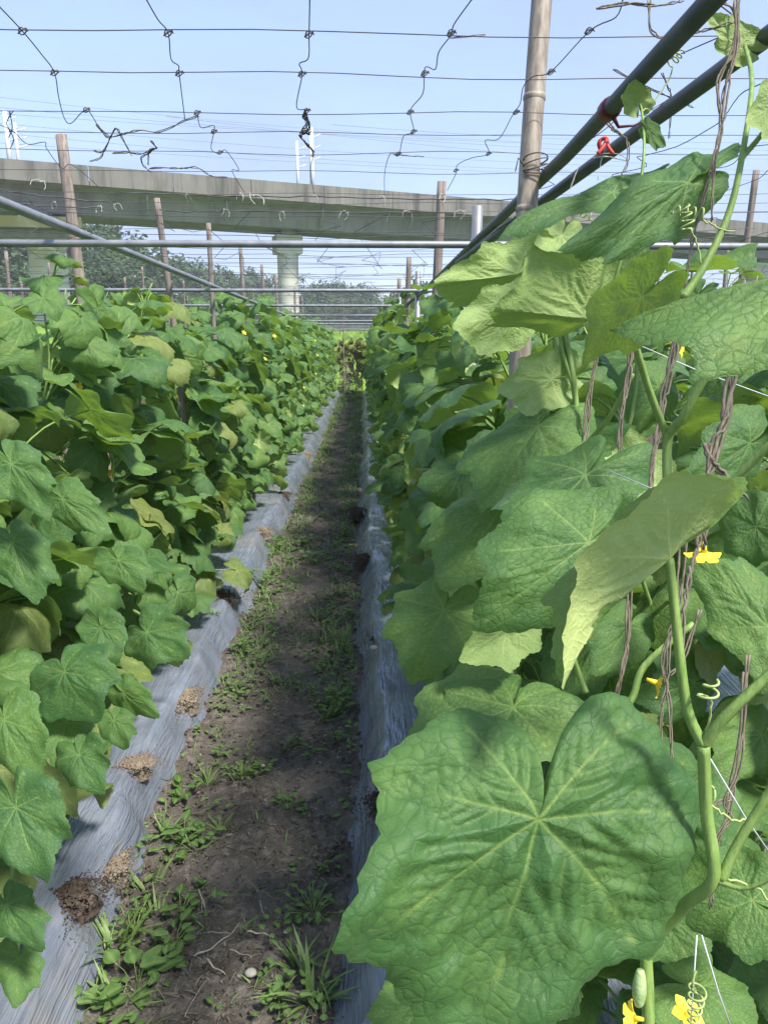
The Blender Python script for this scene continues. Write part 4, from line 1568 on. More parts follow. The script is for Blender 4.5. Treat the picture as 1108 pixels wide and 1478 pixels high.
for i, (px, py, d, r, lab) in enumerate(((637, 262, 3.0, .018, 'tan wooden stake just behind the short steel post'), (590, 371, 5.0, .018, 'second tan stake farther along the right row'), (576, 402, 6.2, .016, 'third stake along the right row'),
                                         (570, 418, 8.0, .016, 'distant thin stake in the right row'), (560, 430, 10, .016, 'distant thin stake in the right row'), (1090, 246, 3.3, .016, 'dark pole standing beyond the right row against the sky'))):
    t = P(px, py, d)
    pole('wooden_stake', (t.x - .03, t.y + .02, 0.05), t, r * 1.1, r, M['stake'], lab, 'stake', sg, 0, .85, 40 + i, 8)
for i, (px, py, d) in enumerate(((8, 362, 4.6), (30, 400, 5.6), (10, 372, 7), (70, 378, 6.8), (265, 405, 9), (180, 400, 9), (205, 385, 7.8), (495, 432, 16), (470, 440, 18), (1000, 375, 6), (1050, 352, 5), (950, 398, 8))):
    t = P(px, py, d)
    pole('wooden_stake', (t.x, t.y, 0.02), t, .013, .012, M['stake'], 'thin pale stake standing in the neighbouring rows', 'stake', 'stakes of the neighbouring rows', 0, .9, 60 + i, 6)

# ---------------------------------------------------------------- the overhead wire net
NZ = 1.752
WR = 0.00062


def wire_pts(p0, p1, sag, amp, n, seed):
    p0, p1 = Vector(p0), Vector(p1)
    out = []
    for i in range(n + 1):
        t = i / n
        p = p0.lerp(p1, t)
        p.z += -sag * 4 * t * (1 - t) + amp * nz2(t * 9, seed, 1)
        p.y += amp * nz2(t * 7, seed + 5, 1)
        out.append(p)
    return out


net = empty('wire_net', (-.3, .9, NZ), 'nearest stretch of sagging wire net over the path', 'wire net', 'wire netting over the rows')
NL = Vector(net.location)
cross_py = [43, 105, 160, 190, 218, 246, 278]
yy = [at_z(300, py, NZ).y for py in cross_py]
yy = [yy[0] - .29, yy[0] - .145] + yy
last = yy[-1]
while last < 2.2:
    last += .125
    yy.append(last)
for i, y in enumerate(yy):
    q = MB()
    tl = 0.010 * math.sin(i * 1.7)
    q.tube([p - NL for p in wire_pts((-1.5, y + tl, NZ + .004), (1.25, y - tl * .6, NZ + .004), .006, .006, 30, i)], WR, 6)
    q.build('cross_wire', M['wire'], net)
cols_px = [
    [(0, 10), (33, 45), (60, 78), (79, 105), (85, 140), (93, 170), (103, 178), (125, 159), (143, 183), (160, 198)],
    [(212, 0), (228, 28), (243, 48), (247, 85), (258, 95), (259, 108), (267, 172)],
    [(285, 163), (290, 184), (308, 181), (309, 190), (305, 215), (318, 222), (326, 217), (345, 245), (335, 247), (353, 278)],
    [(447, 0), (446, 50), (445, 84), (432, 92), (436, 108), (428, 155), (445, 158), (440, 170), (443, 190), (433, 195), (452, 222), (448, 245), (453, 280)],
    [(680, 0), (655, 35), (651, 50), (633, 75), (628, 100), (613, 98), (610, 135), (592, 160), (597, 190), (582, 197), (575, 225), (563, 222), (555, 250), (555, 282)],
    [(898, 0), (888, 25), (850, 45), (795, 103), (770, 110), (755, 125), (750, 150), (740, 165), (720, 200), (700, 203), (705, 222), (680, 228), (660, 238), (658, 250), (645, 275)],
    [(-30, 165), (0, 180), (20, 190), (40, 208), (65, 205), (68, 215), (90, 243), (102, 237), (130, 258), (165, 292)],
]
KN = []
for c in cols_px:
    q = MB()
    q.tube([p - NL for p in spline([at_z(a, b, NZ - .002) for a, b in c], 5)], .0007, 6)
    q.build('lengthwise_wire', M['wire'], net)
for k, x in enumerate((-.84, -1.0, -1.16, .40, .56, .72, .88)):
    q = MB()
    pts = []
    y = .4
    rr = random.Random(k)
    while y < 2.2:
        pts.append(Vector((x + rr.gauss(0, .02), y, NZ - .002 + rr.gauss(0, .004))))
        y += rr.uniform(.05, .11)
    q.tube([p - NL for p in spline(pts, 3)], .0008, 6)
    q.build('lengthwise_wire', M['wire'], net)
# twisted knots where wires cross
for (px, py) in ((33, 45), (243, 48), (446, 50), (651, 48), (850, 45), (79, 105), (259, 106), (436, 107), (613, 106), (795, 104), (125, 159), (285, 163), (443, 160), (592, 162), (745, 162), (309, 190), (597, 190), (575, 222), (705, 222), (318, 220), (658, 246)):
    q = MB()
    c = at_z(px, py, NZ + .001) - NL
    pts = [c + Vector((.006 * math.cos(a) * (1 - .03 * a), .003 * math.sin(a), .003 * math.sin(a * 1.3))) for a in np.linspace(0, 12, 22)]
    q.tube(pts, .0008, 5)
    q.build('wire_knot', M['wire'], net)
for k, x in enumerate((-.376, -.214, -.06, .095, .247)):
    q = MB()
    rr = random.Random(k + 50)
    e = at_z(cols_px[(0, 1, 3, 4, 5)[k]][0][0], cols_px[(0, 1, 3, 4, 5)[k]][0][1], NZ - .002)
    q.tube([p - NL for p in spline([Vector((x, .35, NZ)), Vector((x + .02, .5, NZ)), e], 4)], .0010, 6)
    q.build('lengthwise_wire', M['wire'], net)

# farther stretches of netting
BAY_LAB = ['second stretch of wire net, beyond the nearest horizontal pipe', 'third stretch of wire net over the path', 'fourth stretch of wire net over the path']


def far_net(x0, x1, y0, y1, z, step, label, grp, seed, zj=0.02, lw=0.2):
    rr_ = random.Random(seed)
    q = MB()
    L = Vector(((x0 + x1) / 2, y0, z))
    y = y0
    while y < y1:
        zz = rr_.gauss(0, zj)
        q.tube([p - L for p in wire_pts((x0, y, z + zz), (x1, y + rr_.gauss(0, .03), z + zz * .6), .02, .015, 10, rr_.random() * 50)], .0012, 4, caps=False)
        y += step * rr_.uniform(.8, 1.2)
    x = x0 + .05
    while x < x1:
        pts = []
        y = y0
        while y < y1 + .1:
            pts.append(Vector((x + rr_.gauss(0, .035), y, z + rr_.gauss(0, .022))) - L)
            y += rr_.uniform(.09, .2)
        q.tube(pts, .0010, 4, caps=False)
        x += lw
    ob = q.build('wire_net', M['wire'])
    ob.location = L
    tag(ob, label, 'wire net', grp)


for i in range(9):
    y0 = 2.26 + 2.08 * i
    far_net(-1.4, 1.2, y0, y0 + 2.02, 1.745 - .009 * i, .14 if i < 3 else .2, BAY_LAB[i] if i < 3 else 'fine distant wire net over the far part of the path', 'wire netting over the rows', i)
for i in range(6):
    y0 = 2.4 + 3.0 * i
    far_net(-5.0, -1.45, y0, y0 + 2.9, 1.74, .22, 'wire net over the neighbouring rows on the left', 'wire netting over neighbouring rows on the left', 30 + i, .05, .32)
    far_net(1.25, 3.6, y0, y0 + 2.9, 1.74, .22, 'wire net over the neighbouring rows on the right', 'wire netting over neighbouring rows on the right', 50 + i, .05, .32)

# hanging tangles of dried tendril on the net
def tangle(strands, z, label, mat, name='dried_tendril', cat='dried tendril', r=.0016, depth=None):
    ps = []
    for st in strands:
        ps.append([at_z(a, b, z) if depth is None else P(a, b, depth) for a, b in st])
    L = ps[0][0].copy()
    mb = MB()
    for k, p in enumerate(ps):
        q = spline(p, 6)
        n = len(q)
        for tw in range(2):
            pts = []
            for i, c in enumerate(q):
                a = i * (.45 + .25 * nz2(i * .3, k * 3.7, 1)) + tw * math.pi + nz2(i * .4, tw * 9 + k, 1)
                pts.append(c - L + Vector((math.cos(a), .5 * math.sin(a * .7), math.sin(a))) * r * (.8 + .5 * nz2(i * .5, k + tw * 4, 1)))
            rad_ = [x_ * (1 + .35 * nz2(i * .9, k * 2 + tw, 1)) for i, x_ in enumerate(lerp_list(r * .62, r * .40, n))]
            mb.tube(pts, rad_, 6)
    ob = mb.build(name, mat)
    ob.location = L
    return tag(ob, label, cat, 'dried plant stems caught in the wires')


tangle([[(140, 180), (150, 192), (160, 198), (200, 188), (230, 190), (270, 173), (287, 168)], [(160, 198), (152, 215), (145, 228), (130, 233)], [(136, 217), (145, 220), (153, 215)], [(160, 197), (168, 185), (176, 198), (190, 224)]], NZ - .004, 'long dried grey tendril lying across the wires at upper left', M['dry'])
tangle([[(163, 221), (185, 220), (205, 222), (222, 214)], [(222, 214), (214, 222), (204, 228), (208, 240), (218, 248)], [(218, 203), (226, 214), (216, 218), (214, 238)], [(216, 243), (235, 242), (262, 243), (285, 242), (305, 254), (328, 256)]], NZ - .006, 'dark twisted dried tendril hanging just above the viaduct parapet', M['drydark'])
tangle([[(443, 158), (438, 168), (445, 176), (436, 190), (447, 193)], [(440, 163), (447, 185), (434, 193), (448, 190)], [(433, 195), (440, 205), (452, 218), (450, 226)]], NZ - .004, 'dark knotted clump of dried tendril on the middle wire', M['drydark'], r=.0022)
tangle([[(20, 160), (10, 178), (20, 200), (15, 215)], [(14, 160), (18, 185), (12, 200)]], NZ - .002, 'thin wisps of dried tendril on far left wires', M['drydark'], r=.001)
tangle([[(650, 55), (700, 50)], [(567, 222), (590, 225), (612, 226)]], NZ + .002, 'short twisted wire end on the right wires', M['drydark'], r=.0009)
tangle([[(862, 12), (905, 5), (950, 8), (985, 0)], [(937, 0), (938, 40), (955, 55), (985, 50), (1030, 40), (1065, 30)], [(1035, 0), (1058, 15), (1065, 60), (1050, 110), (1040, 150)]], 0, 'wiry dried vine looped around the end of the dark pipe', M['dry'], r=.0016, depth=.74)
tangle([[(885, 100), (925, 122), (965, 140), (1000, 155)], [(955, 105), (963, 125), (968, 142), (965, 200)], [(1005, 130), (968, 142), (940, 160)]], 0, 'stiff wire ends crossing between the two dark pipes', M['drydark'], r=.0012, depth=.95)
tangle([[(868, 150), (875, 175), (890, 190), (905, 205), (905, 235), (895, 255)], [(890, 190), (880, 185)]], 0, 'bent dried stem below the dark red tape', M['dry'], r=.0018, depth=.98)
tangle([[(855, 228), (875, 226), (905, 232), (890, 222), (860, 222)], [(868, 228), (862, 260)], [(835, 240), (825, 265), (820, 285)]], 0, 'loop of thin dried twine under the red cord', M['string'], r=.0007, depth=1.0)
vl = 'dried vines twisted round the trellis strings'
for (st, d, lab, r) in (
        ([[(1062, 60), (1048, 130), (1040, 190), (1022, 260), (1005, 320), (992, 385)], [(1058, 70), (1035, 120), (1040, 180), (1030, 230)]], .66, 'brown dried vine hanging in front of the large sky lit leaf', .0017),
        ([[(1072, 500), (1050, 560), (1042, 620), (1022, 690), (1012, 760), (1000, 810), (985, 890)], [(1060, 520), (1048, 600), (1030, 640), (1020, 700)], [(1020, 640), (1025, 665), (1050, 690), (1075, 720)], [(1015, 745), (1035, 730), (1050, 720)]], .58, 'thickest twisted dried vine below the grey green leaf', .0027),
        ([[(975, 500), (965, 545), (958, 580), (945, 640), (938, 700)], [(970, 510), (955, 570), (950, 620), (940, 680)]], .70, 'twisted dried vine beside the vine fork', .0022),
        ([[(912, 490), (908, 540), (898, 590), (892, 650)], [(910, 500), (902, 560), (895, 620)]], .82, 'dried vine strand behind the fork, third from the edge', .0020),
        ([[(862, 505), (852, 560), (848, 620), (838, 665)], [(860, 520), (845, 590), (842, 650)]], .92, 'slim dried vine strand nearest the folded leaves', .0018),
        ([[(905, 880), (903, 940), (892, 990), (880, 1045)], [(908, 900), (898, 960), (888, 1030)]], .74, 'dark dried vine strand above the yellow flower', .0017),
        ([[(975, 860), (965, 920), (962, 990), (955, 1020)], [(980, 870), (955, 950), (965, 1010)], [(1010, 880), (985, 950), (965, 975)]], .66, 'bundle of dried vine strands beside the vine stem', .0016),
        ([[(1070, 1075), (1055, 1150), (1045, 1190), (1030, 1220)], [(1062, 1100), (1045, 1160), (1055, 1180), (1035, 1215)], [(1020, 1165), (1060, 1150)]], .56, 'dried vine strand low down between the leaf stalks', .0015)):
    for q_ in st[:2]:
        (xa, ya), (xb, yb), (xc, yc), (xd, yd) = q_[0], q_[1], q_[-2], q_[-1]
        if lab.startswith('brown'):
            q_.insert(0, (xa + 4, ya - 70))
        else:
            e_ = 75 if ya < 560 else 130
            q_.insert(0, (xa + .35 * (xa - xb) * e_ / max(20, yb - ya), ya - e_))
        q_.append((xd + .4 * (xd - xc), yd + 90))
    o = tangle(st, 0, lab, M['dry'], 'dried_vine', 'dried vine', r, d)
    o['group'] = vl

# trellis strings
for (a, b, lab) in (((1012, 1075, .47), (1130, 1260, .55), 'thin pale string slanting behind the nearest vine fork'), ((1005, 1350, .52), (995, 1500, .52), 'pale vertical string beside the small yellow flower'), ((1012, 1350, .52), (1060, 1500, .54), 'pale slanting string at the bottom corner'),
                    ((880, 480, .8), (1130, 580, .8), 'thin white string crossing the dried vines'), ((1000, 720, .62), (880, 680, .7), 'short pale string near the vine stem')):
    p, q = P(*a), P(*b)
    mb = MB()
    mb.tube([Vector((0, 0, 0)), (q - p) * .5 + Vector((0, 0, -.003)), q - p], .0006, 5)
    ob = mb.build('trellis_string', M['nylon'])
    ob.location = p
    tag(ob, lab, 'string', 'trellis strings in the right row')

# white twine ties
TIE = []
for k in range(4):
    mb = MB()
    rr = random.Random(k + 9)
    pts = [Vector((0, 0, 0)), Vector((.012, -.004, .008)), Vector((.028 + .01 * rr.random(), -.006, -.008)), Vector((.034 + .01 * rr.random(), -.006, -.035 - .02 * rr.random()))]
    mb.tube(spline(pts, 5), .0016, 5)
    pts = [Vector((0, 0, 0)), Vector((-.010, -.003, .006)), Vector((-.02 * rr.random(), -.004, -.03)), Vector((-.012 + .03 * rr.random(), -.004, -.055))]
    mb.tube(spline(pts, 5), .0014, 5)
    mb.tube([Vector((.004 * math.cos(a), .003 * math.sin(a), .004 * math.sin(a))) for a in np.linspace(0, 9, 14)], .0016, 5)
    TIE.append(mb.mesh('string_tie', M['string']))
for i, (px, py, d, lab) in enumerate(((60, 262, 1.9, 'white twine knot beside the nearest wooden stake'), (80, 292, 1.9, 'white twine tie just under the stake knot'), (167, 295, 2.0, 'white twine loop left of the hanging tendril'), (268, 282, 2.1, 'white twine tie above the second stake'),
                                      (348, 280, 2.0, 'white twine tie against the girder, middle left'), (365, 282, 1.95, 'white twine tie right beside another against the girder'), (453, 283, 2.0, 'white twine tie directly below the dark clump'), (550, 284, 2.0, 'white twine bow on the middle right wire'),
                                      (585, 305, 2.2, 'white twine tie on the lower middle right wire'), (640, 284, 2.0, 'white twine tie beside the tan stake'), (408, 306, 2.2, 'white twine tie above the viaduct pier'), (325, 303, 2.2, 'white twine end on the lower wire over the third stake'), (145, 298, 2.1, 'white twine end beside the stake'),
                                      (668, 305, 2.15, 'white twine tie close to the short steel post'), (500, 307, 2.2, 'white twine tie between pier and bow'))):
    o = bpy.data.objects.new('string_tie', TIE[i % 4])
    link(o)
    o.location = P(px, py, d)
    ss = rnd.uniform(.4, .7)
    o.scale = (ss * rnd.choice((-1, 1)) * rnd.uniform(.6, 1.3), ss, ss * rnd.uniform(.5, 1.1))
    o.rotation_euler = (rnd.uniform(-.4, .4), rnd.uniform(-.7, .7), rnd.uniform(-.8, .8))
    tag(o, lab, 'string tie', 'white twine ties on the wires')
# dark wires that carry the ties
for (a, b, py1, py2, d, lab) in ((-40, 160, 268, 292, 2.05, 'dark slack wire passing the nearest stake, upper'), (-40, 150, 288, 300, 2.1, 'dark slack wire passing the nearest stake, lower'), (170, 460, 277, 284, 2.0, 'dark wire across the girder on the left'), (230, 330, 303, 304, 2.2, 'dark wire end above the third stake'), (455, 740, 283, 287, 2.0, 'dark wire across the girder on the right'), (320, 660, 303, 306, 2.2, 'pale wire below the ties')):
    p, q = P(a, py1, d), P(b, py2, d)
    mb = MB()
    mb.tube([v - p for v in wire_pts(p, q, .004, .006, 14, a)], .0016, 6)
    ob = mb.build('slack_wire', M['wire'])
    ob.location = p
    tag(ob, lab, 'wire', 'slack wires in front of the viaduct')

# red cord and tape on the pipes
mb = MB()
c = P(870, 214, 1.0)
for sgn in (-1, 1):
    pts = [P(868, 220, 1.0), P(864, 208, 1.0), P(868, 201, 1.0), P(875, 201, .995), P(877 if sgn > 0 else 870, 212, .99), P(884 if sgn > 0 else 862, 222, .99)]
    mb.tube([p - c for p in spline(pts, 5)], .0028, 6)
ob = mb.build('red_cord', M['red'])
ob.location = c
tag(ob, 'bright red cord knotted on wire between the dark pipes', 'cord')
# tape wound round the inner dark pipe
tp = Vector((a1.x + .004, P(880, 150, 1).y * 0, 0))
yt = None
best = None
for i in range(200):
    y = .4 + i * .006
    p = Vector((a1.x + .004, y, a1.z + .038 * (1.19 - y) / .94))
    v = p - CAM
    d = v.dot(FW)
    px = CX + F_PX * v.dot(RT) / d
    if best is None or abs(px - 878) < best[0]:
        best = (abs(px - 878), p)
tp = best[1]
mb = MB()
mb.tube([(0, -.012, 0), (0, -.008, 0), (0, .009, 0), (0, .012, 0)], [.0118, .0130, .0128, .0118], 12)
mb.tube([(0.004, -.008, -.012), (.012, -.002, -.02), (.03, 0, -.018), (.045, .004, -.012)], [.003, .002, .0015, .0005], 5)
ob = mb.build('pipe_tape', M['redtape'])
ob.location = tp
tag(ob, 'dark red tape wound around the inner dark pipe', 'tape')
# wire lashing on bamboo and stake
for (px, py, d, rad, mat, lab) in ((772, 238, 1.2, .0195, 'drydark', 'rusty wire lashing round the bamboo pole at the pipe'), (113, 350, 2.42, .026, 'redtape', 'reddish wire lashing holding the nearest stake to the pipe')):
    c = P(px, py, d)
    mb = MB()
    for k in range(4):
        mb.tube([Vector((rad * math.cos(a), rad * .75 * math.sin(a), .006 * (k - 1.5) + .006 * math.sin(a + k))) for a in np.linspace(0, 6.4, 20)], .0011, 5)
    mb.tube([Vector((-rad, 0, 0)), Vector((-rad - .01, -.01, .008)), Vector((-rad - .014, -.01, -.012))], .001, 5)
    ob = mb.build('wire_lashing', M[mat])
    ob.location = c
    tag(ob, lab, 'wire lashing')

# ---------------------------------------------------------------- viaduct
vd0 = at_y(0, 492, 44)
A = at_y(-340, 492, 37.0)
B_ = at_y(1500, 492, 68.0)
A = Vector((A.x, A.y, 0))
B_ = Vector((B_.x, B_.y, 0))
du = (B_ - A)
LEN = du.length
du.normalize()
dn = Vector((du.y, -du.x, 0))
if dn.y > 0:
    dn = -dn


def top_at(px, py):
    """where the ray of a pixel meets the vertical face plane of the viaduct: distance along it and height"""
    r = ray(px, py)
    t = (A - CAM).dot(dn) / r.dot(dn)
    p = CAM + r * t
    return (p - A).dot(du), p.z


sL, zL = top_at(0, 228)
sR, zR = top_at(720, 289)
slope = (zR - zL) / (sR - sL)


def deck_z(s):
    return zL + slope * (s - sL)


s_b, z_b = top_at(0, 258)
PAR_H = zL - z_b
s_c, z_c = top_at(340, 323)
s_c2, z_c2 = top_at(340, 261)
TOT_H = z_c2 - z_c
via = empty('viaduct', (A.x, A.y, 0), 'long stained concrete viaduct crossing behind the field on piers', 'viaduct')
VL = Vector(via.location)


def prism(mb, prof, s0, s1, nseg=24):
    """profile of (offset away from the camera side, height below deck top) swept along the deck"""
    n = len(prof)
    vs = []
    for i in range(nseg + 1):
        s = s0 + (s1 - s0) * i / nseg
        for (o, h) in prof:
            p = A + du * s - dn * o
            vs.append(tuple(Vector((p.x, p.y, deck_z(s) + h)) - VL))
    fs = []
    for i in range(nseg):
        for k in range(n):
            k2 = (k + 1) % n
            fs.append((i * n + k, (i + 1) * n + k, (i + 1) * n + k2, i * n + k2))
    fs.append(tuple(range(n)))
    fs.append(tuple(nseg * n + k for k in reversed(range(n))))
    mb.add(vs, fs)


# parapet in panels with thin open joints
pan = 4.2
s = -6.0
while s < LEN:
    mb = MB()
    prism(mb, [(0, 0), (.25, 0), (.25, -PAR_H), (0, -PAR_H)], s, s + pan - .035, 3)
    mb.build('parapet_panel', M['concrete'], via, False)
    s += pan
mb = MB()
prism(mb, [(.12, -PAR_H + .25), (5.9, -PAR_H + .25), (5.9, -PAR_H - .2), (1.9, -PAR_H - .32), (.12, -PAR_H - .02)], -6, LEN)
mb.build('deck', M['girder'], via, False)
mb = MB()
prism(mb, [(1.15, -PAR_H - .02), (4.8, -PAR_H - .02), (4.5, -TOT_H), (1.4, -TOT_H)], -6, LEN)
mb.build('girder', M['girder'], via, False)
for px in (215, 330, 470, 600, 900):
    sp, _ = top_at(px, 300)
    q_ = A + du * sp - VL
    zt = deck_z(sp)
    mb = MB()
    o1, o2 = q_ - dn * .55, q_ - dn * 1.0
    mb.tube([(o1.x, o1.y, zt - PAR_H + .1), (o1.x, o1.y, zt - PAR_H - .55), (o2.x, o2.y, zt - PAR_H - .8), (o2.x, o2.y, zt - TOT_H * .93)], .075, 8)
    mb.build('drain_pipe', M['pipe'], via)
mb = MB()
prism(mb, [(5.9, 0), (6.1, 0), (6.1, -PAR_H), (5.9, -PAR_H)], -6, LEN)
mb.build('parapet_panel', M['concrete'], via, False)


def pier(px, wpx, capw_px, cap_h, s_off, mat, wide, off=2.9):
    r_ = ray(px, 400)
    A2 = A - dn * off
    c = CAM + r_ * ((A2 - CAM).dot(dn) / r_.dot(dn))
    sp = (c - A).dot(du)
    c = A2 + du * sp
    scale = (c - CAM).dot(FW) / F_PX
    rad = wpx * scale / 2
    zt = deck_z(sp) - TOT_H
    mb = MB()
    n = 28
    ring = []
    for k in range(n):
        a = 2 * math.pi * k / n
        ring.append((math.cos(a), math.sin(a)))
    vs, fs = [], []
    lev = [(-.5, 1.0), (zt - cap_h - .5, 1.0), (zt - cap_h, 1.03)]
    for z, f in lev:
        for (cx, sy) in ring:
            p = c + du * (cx * rad * f) - dn * (sy * rad * wide * f)
            vs.append(tuple(Vector((p.x, p.y, z)) - VL))
    for i in range(2):
        for k in range(n):
            k2 = (k + 1) % n
            fs.append((i * n + k, i * n + k2, (i + 1) * n + k2, (i + 1) * n + k))
    mb.add(vs, fs)
    pr_ = mb.build('pier', mat, via)
    cw = capw_px * scale / 2
    mb = MB()
    vs = []
    for z, f in ((zt - cap_h - .003, .98), (zt - cap_h + .10, 1.0), (zt - .25, 1.0)):
        for (u, w) in ((-1, -1), (1, -1), (1, 1), (-1, 1)):
            p = c + du * (u * cw * .72 * f) - dn * (w * cw * .62 * f)
            vs.append(tuple(Vector((p.x, p.y, z)) - VL))
    fs = [(0, 3, 2, 1), (8, 9, 10, 11)]
    for i in range(2):
        for k in range(4):
            k2 = (k + 1) % 4
            fs.append((i * 4 + k, i * 4 + k2, (i + 1) * 4 + k2, (i + 1) * 4 + k))
    mb.add(vs, fs)
    mb.build('pier_cap', mat, pr_, False)
    mb = MB()
    for w in (-.5, .5):
        p = c - dn * w - VL
        mb.box((p.x - .4, p.y - .4, zt - .26), (p.x + .4, p.y + .4, zt + .02))
    mb.build('bearing', M['girder'], pr_, False)
    return c, zt


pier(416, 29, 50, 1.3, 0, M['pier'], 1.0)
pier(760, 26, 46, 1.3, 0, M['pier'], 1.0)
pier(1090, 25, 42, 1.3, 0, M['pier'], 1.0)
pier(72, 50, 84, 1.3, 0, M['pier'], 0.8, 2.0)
# a low mossy beam of an older structure under the left end
mo = empty('concrete_beam', at_y(-300, 322, 34), 'mossy old concrete beam jutting in below the viaduct at left', 'beam')
ML = Vector(mo.location)
p1 = at_y(118, 322, 40)
p0 = at_y(-340, 312, 36)
dirm = (p1 - p0).normalized()
nm = Vector((dirm.y, -dirm.x, 0)).normalized()
mb = MB()
vs = []
for p in (p0, p1):
    for o, h in ((0, .28), (-2.4, .28), (-2.4, -.3), (0, -.26)):
        vs.append(tuple(p + nm * o + Vector((0, 0, h)) - ML))
mb.add(vs, [(0, 1, 2, 3), (7, 6, 5, 4), (0, 4, 5, 1), (1, 5, 6, 2), (2, 6, 7, 3), (3, 7, 4, 0)])
mb.build('beam_slab', M['mossy'], mo, False)
mb = MB()
vs = []
for p in (p0, p1 - dirm * .15):
    for o, h in ((-.5, -.27), (-2.2, -.27), (-2.2, -.62), (-.5, -.62)):
        vs.append(tuple(p + nm * o + Vector((0, 0, h)) - ML))
mb.add(vs, [(0, 1, 2, 3), (7, 6, 5, 4), (0, 4, 5, 1), (1, 5, 6, 2), (2, 6, 7, 3), (3, 7, 4, 0)])
mb.build('beam_soffit', M['girder'], mo, False)

# masts on the viaduct
for (px, pyt, lab, r) in ((3, 150, 'white mast at the extreme left above the viaduct', .13), (18, 168, 'thinner white mast beside the leftmost mast', .09), (436, 196, 'thin white mast left of the taller middle mast', .09), (457, 176, 'tall white mast above the viaduct near the middle', .15)):
    sp, zt = top_at(px, pyt)
    p = A + du * sp - dn * 1.2
    mb = MB()
    z0 = deck_z(sp) - PAR_H + .25
    mb.tube([(0, 0, z0), (0, 0, zt)], [r, r * .8], 10)
    for k in range(3):
        mb.tube([(0, 0, z0 + (zt - z0) * (.55 + .15 * k)), (.5, .1, z0 + (zt - z0) * (.62 + .15 * k))], .03, 5)
    ob = mb.build('mast', M['mast'])
    ob.location = (p.x, p.y, 0)
    tag(ob, lab, 'mast', 'white masts standing on the viaduct')
# power cables
for i, (pa, pb) in enumerate((((-60, 133), (760, 205)), ((-60, 150), (1160, 232)), ((-60, 172), (900, 240)), ((-60, 186), (820, 246)), ((-60, 202), (1160, 262)), ((240, 168), (1160, 250)), ((480, 180), (1160, 205)), ((-60, 160), (1160, 218)))):
    p, q = P(pa[0], pa[1], 62), P(pb[0], pb[1], 80)
    mb = MB()
    mb.tube([v - p for v in wire_pts(p, q, .5, 0, 12, 0)], .017, 5)
    ob = mb.build('power_cable', M['cable'])
    ob.location = p
    tag(ob, 'thin power cable strung across the sky behind the viaduct', 'cable', 'power cables in the sky')

# ---------------------------------------------------------------- far vegetation
def clump_tree(mb, c, R, H, n, leaf, rr_):
    """many small leaf faces gathered in uneven clumps through a crown"""
    cl = []
    for i in range(9):
        a = rr_.uniform(0, 6.28)
        rr0 = R * math.sqrt(rr_.random()) * .75
        cl.append((Vector((c[0] + rr0 * math.cos(a), c[1] + rr0 * math.sin(a), c[2] + H * (rr_.random() ** .8) * (1 - .3 * rr0 / R))), R * rr_.uniform(.25, .5)))
    for i in range(n):
        k, r = rr_.choice(cl)
        d = Vector((rr_.gauss(0, 1), rr_.gauss(0, 1), rr_.gauss(0, .8)))
        d = d.normalized() * r * rr_.random() ** .4
        p = k + d
        s_ = leaf * rr_.uniform(.5, 1.3)
        u = Vector((rr_.gauss(0, 1), rr_.gauss(0, 1), rr_.gauss(0, .6))).normalized()
        w = u.orthogonal().normalized()
        mb.add([p - u * s_, p + w * s_ * .5, p + u * s_, p - w * s_ * .5], [(0, 1, 2, 3)])


def tone_mesh(mb, name, mat):
    nf = len(mb.v) // 4
    rs = np.random.RandomState(nf)
    return mesh_from_arrays(name, np.array(mb.v), mb.f, np.tile(np.array([[0, 0], [.3, .5], [0, 1], [-.3, .5]]), (nf, 1)) + np.repeat(rs.rand(nf, 1) * 5, 4, 0), np.zeros(len(mb.v)), np.repeat(rs.rand(nf), 4), mat)


# wooded hills
RIDGE = [(-700, 300), (-300, 300), (-60, 318), (60, 322), (150, 328), (215, 352), (240, 372), (300, 382), (370, 398), (430, 405), (500, 412), (560, 424), (600, 440), (660, 452), (760, 462), (1100, 458), (1600, 452)]


def ridge_py(px):
    for (a, b) in zip(RIDGE[:-1], RIDGE[1:]):
        if a[0] <= px <= b[0]:
            return a[1] + (b[1] - a[1]) * (px - a[0]) / (b[0] - a[0])
    return 455


hm = MB()
nx_, ny_ = 70, 10
for j in range(ny_ + 1):
    t = j / ny_
    for i in range(nx_ + 1):
        px = -650 + 2200 * i / nx_
        d = (88 if px < 220 else 88 + min(60, (px - 220) * .35))
        crest = P(px, ridge_py(px), d)
        hgt = max(.2, crest.z - 4.5)
        far = d + 70
        base_d = d - 26
        if t < .6:
            dd_ = base_d + (d - base_d) * (t / .6)
            z = hgt * math.sin(t / .6 * math.pi / 2) ** 1.2
        else:
            dd_ = d + (far - d) * (t - .6) / .4
            z = hgt * (1 - (t - .6) / .4)
        g_ = P(px, 492, dd_)
        hm.v.append((g_.x, g_.y, z - .1 + .6 * nz2(px * .02, dd_ * .05, 1)))
for j in range(ny_):
    for i in range(nx_):
        a = j * (nx_ + 1) + i
        hm.f.append((a, a + 1, a + nx_ + 2, a + nx_ + 1))
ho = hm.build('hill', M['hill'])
ho['kind'] = 'structure'
wd = MB()
rr = random.Random(12)
for i in range(330):
    px = rr.uniform(-560, 1450) if rr.random() < .35 else rr.uniform(-60, 720)
    d0 = (88 if px < 220 else 88 + min(60, (px - 220) * .35))
    t = rr.random() ** .7
    dd_ = d0 - 26 + 26 * t
    hgt = max(.2, P(px, ridge_py(px), d0).z - 4.5) * math.sin(t * math.pi / 2) ** 1.2
    g_ = P(px, 492, dd_)
    R = rr.uniform(1.6, 3.2)
    if 575 < px < 720:
        R *= .7
    clump_tree(wd, (g_.x, g_.y, hgt + .6), R, rr.uniform(2.6, 5.2) * (.5 if px > 600 else 1), 300, .30, rr)
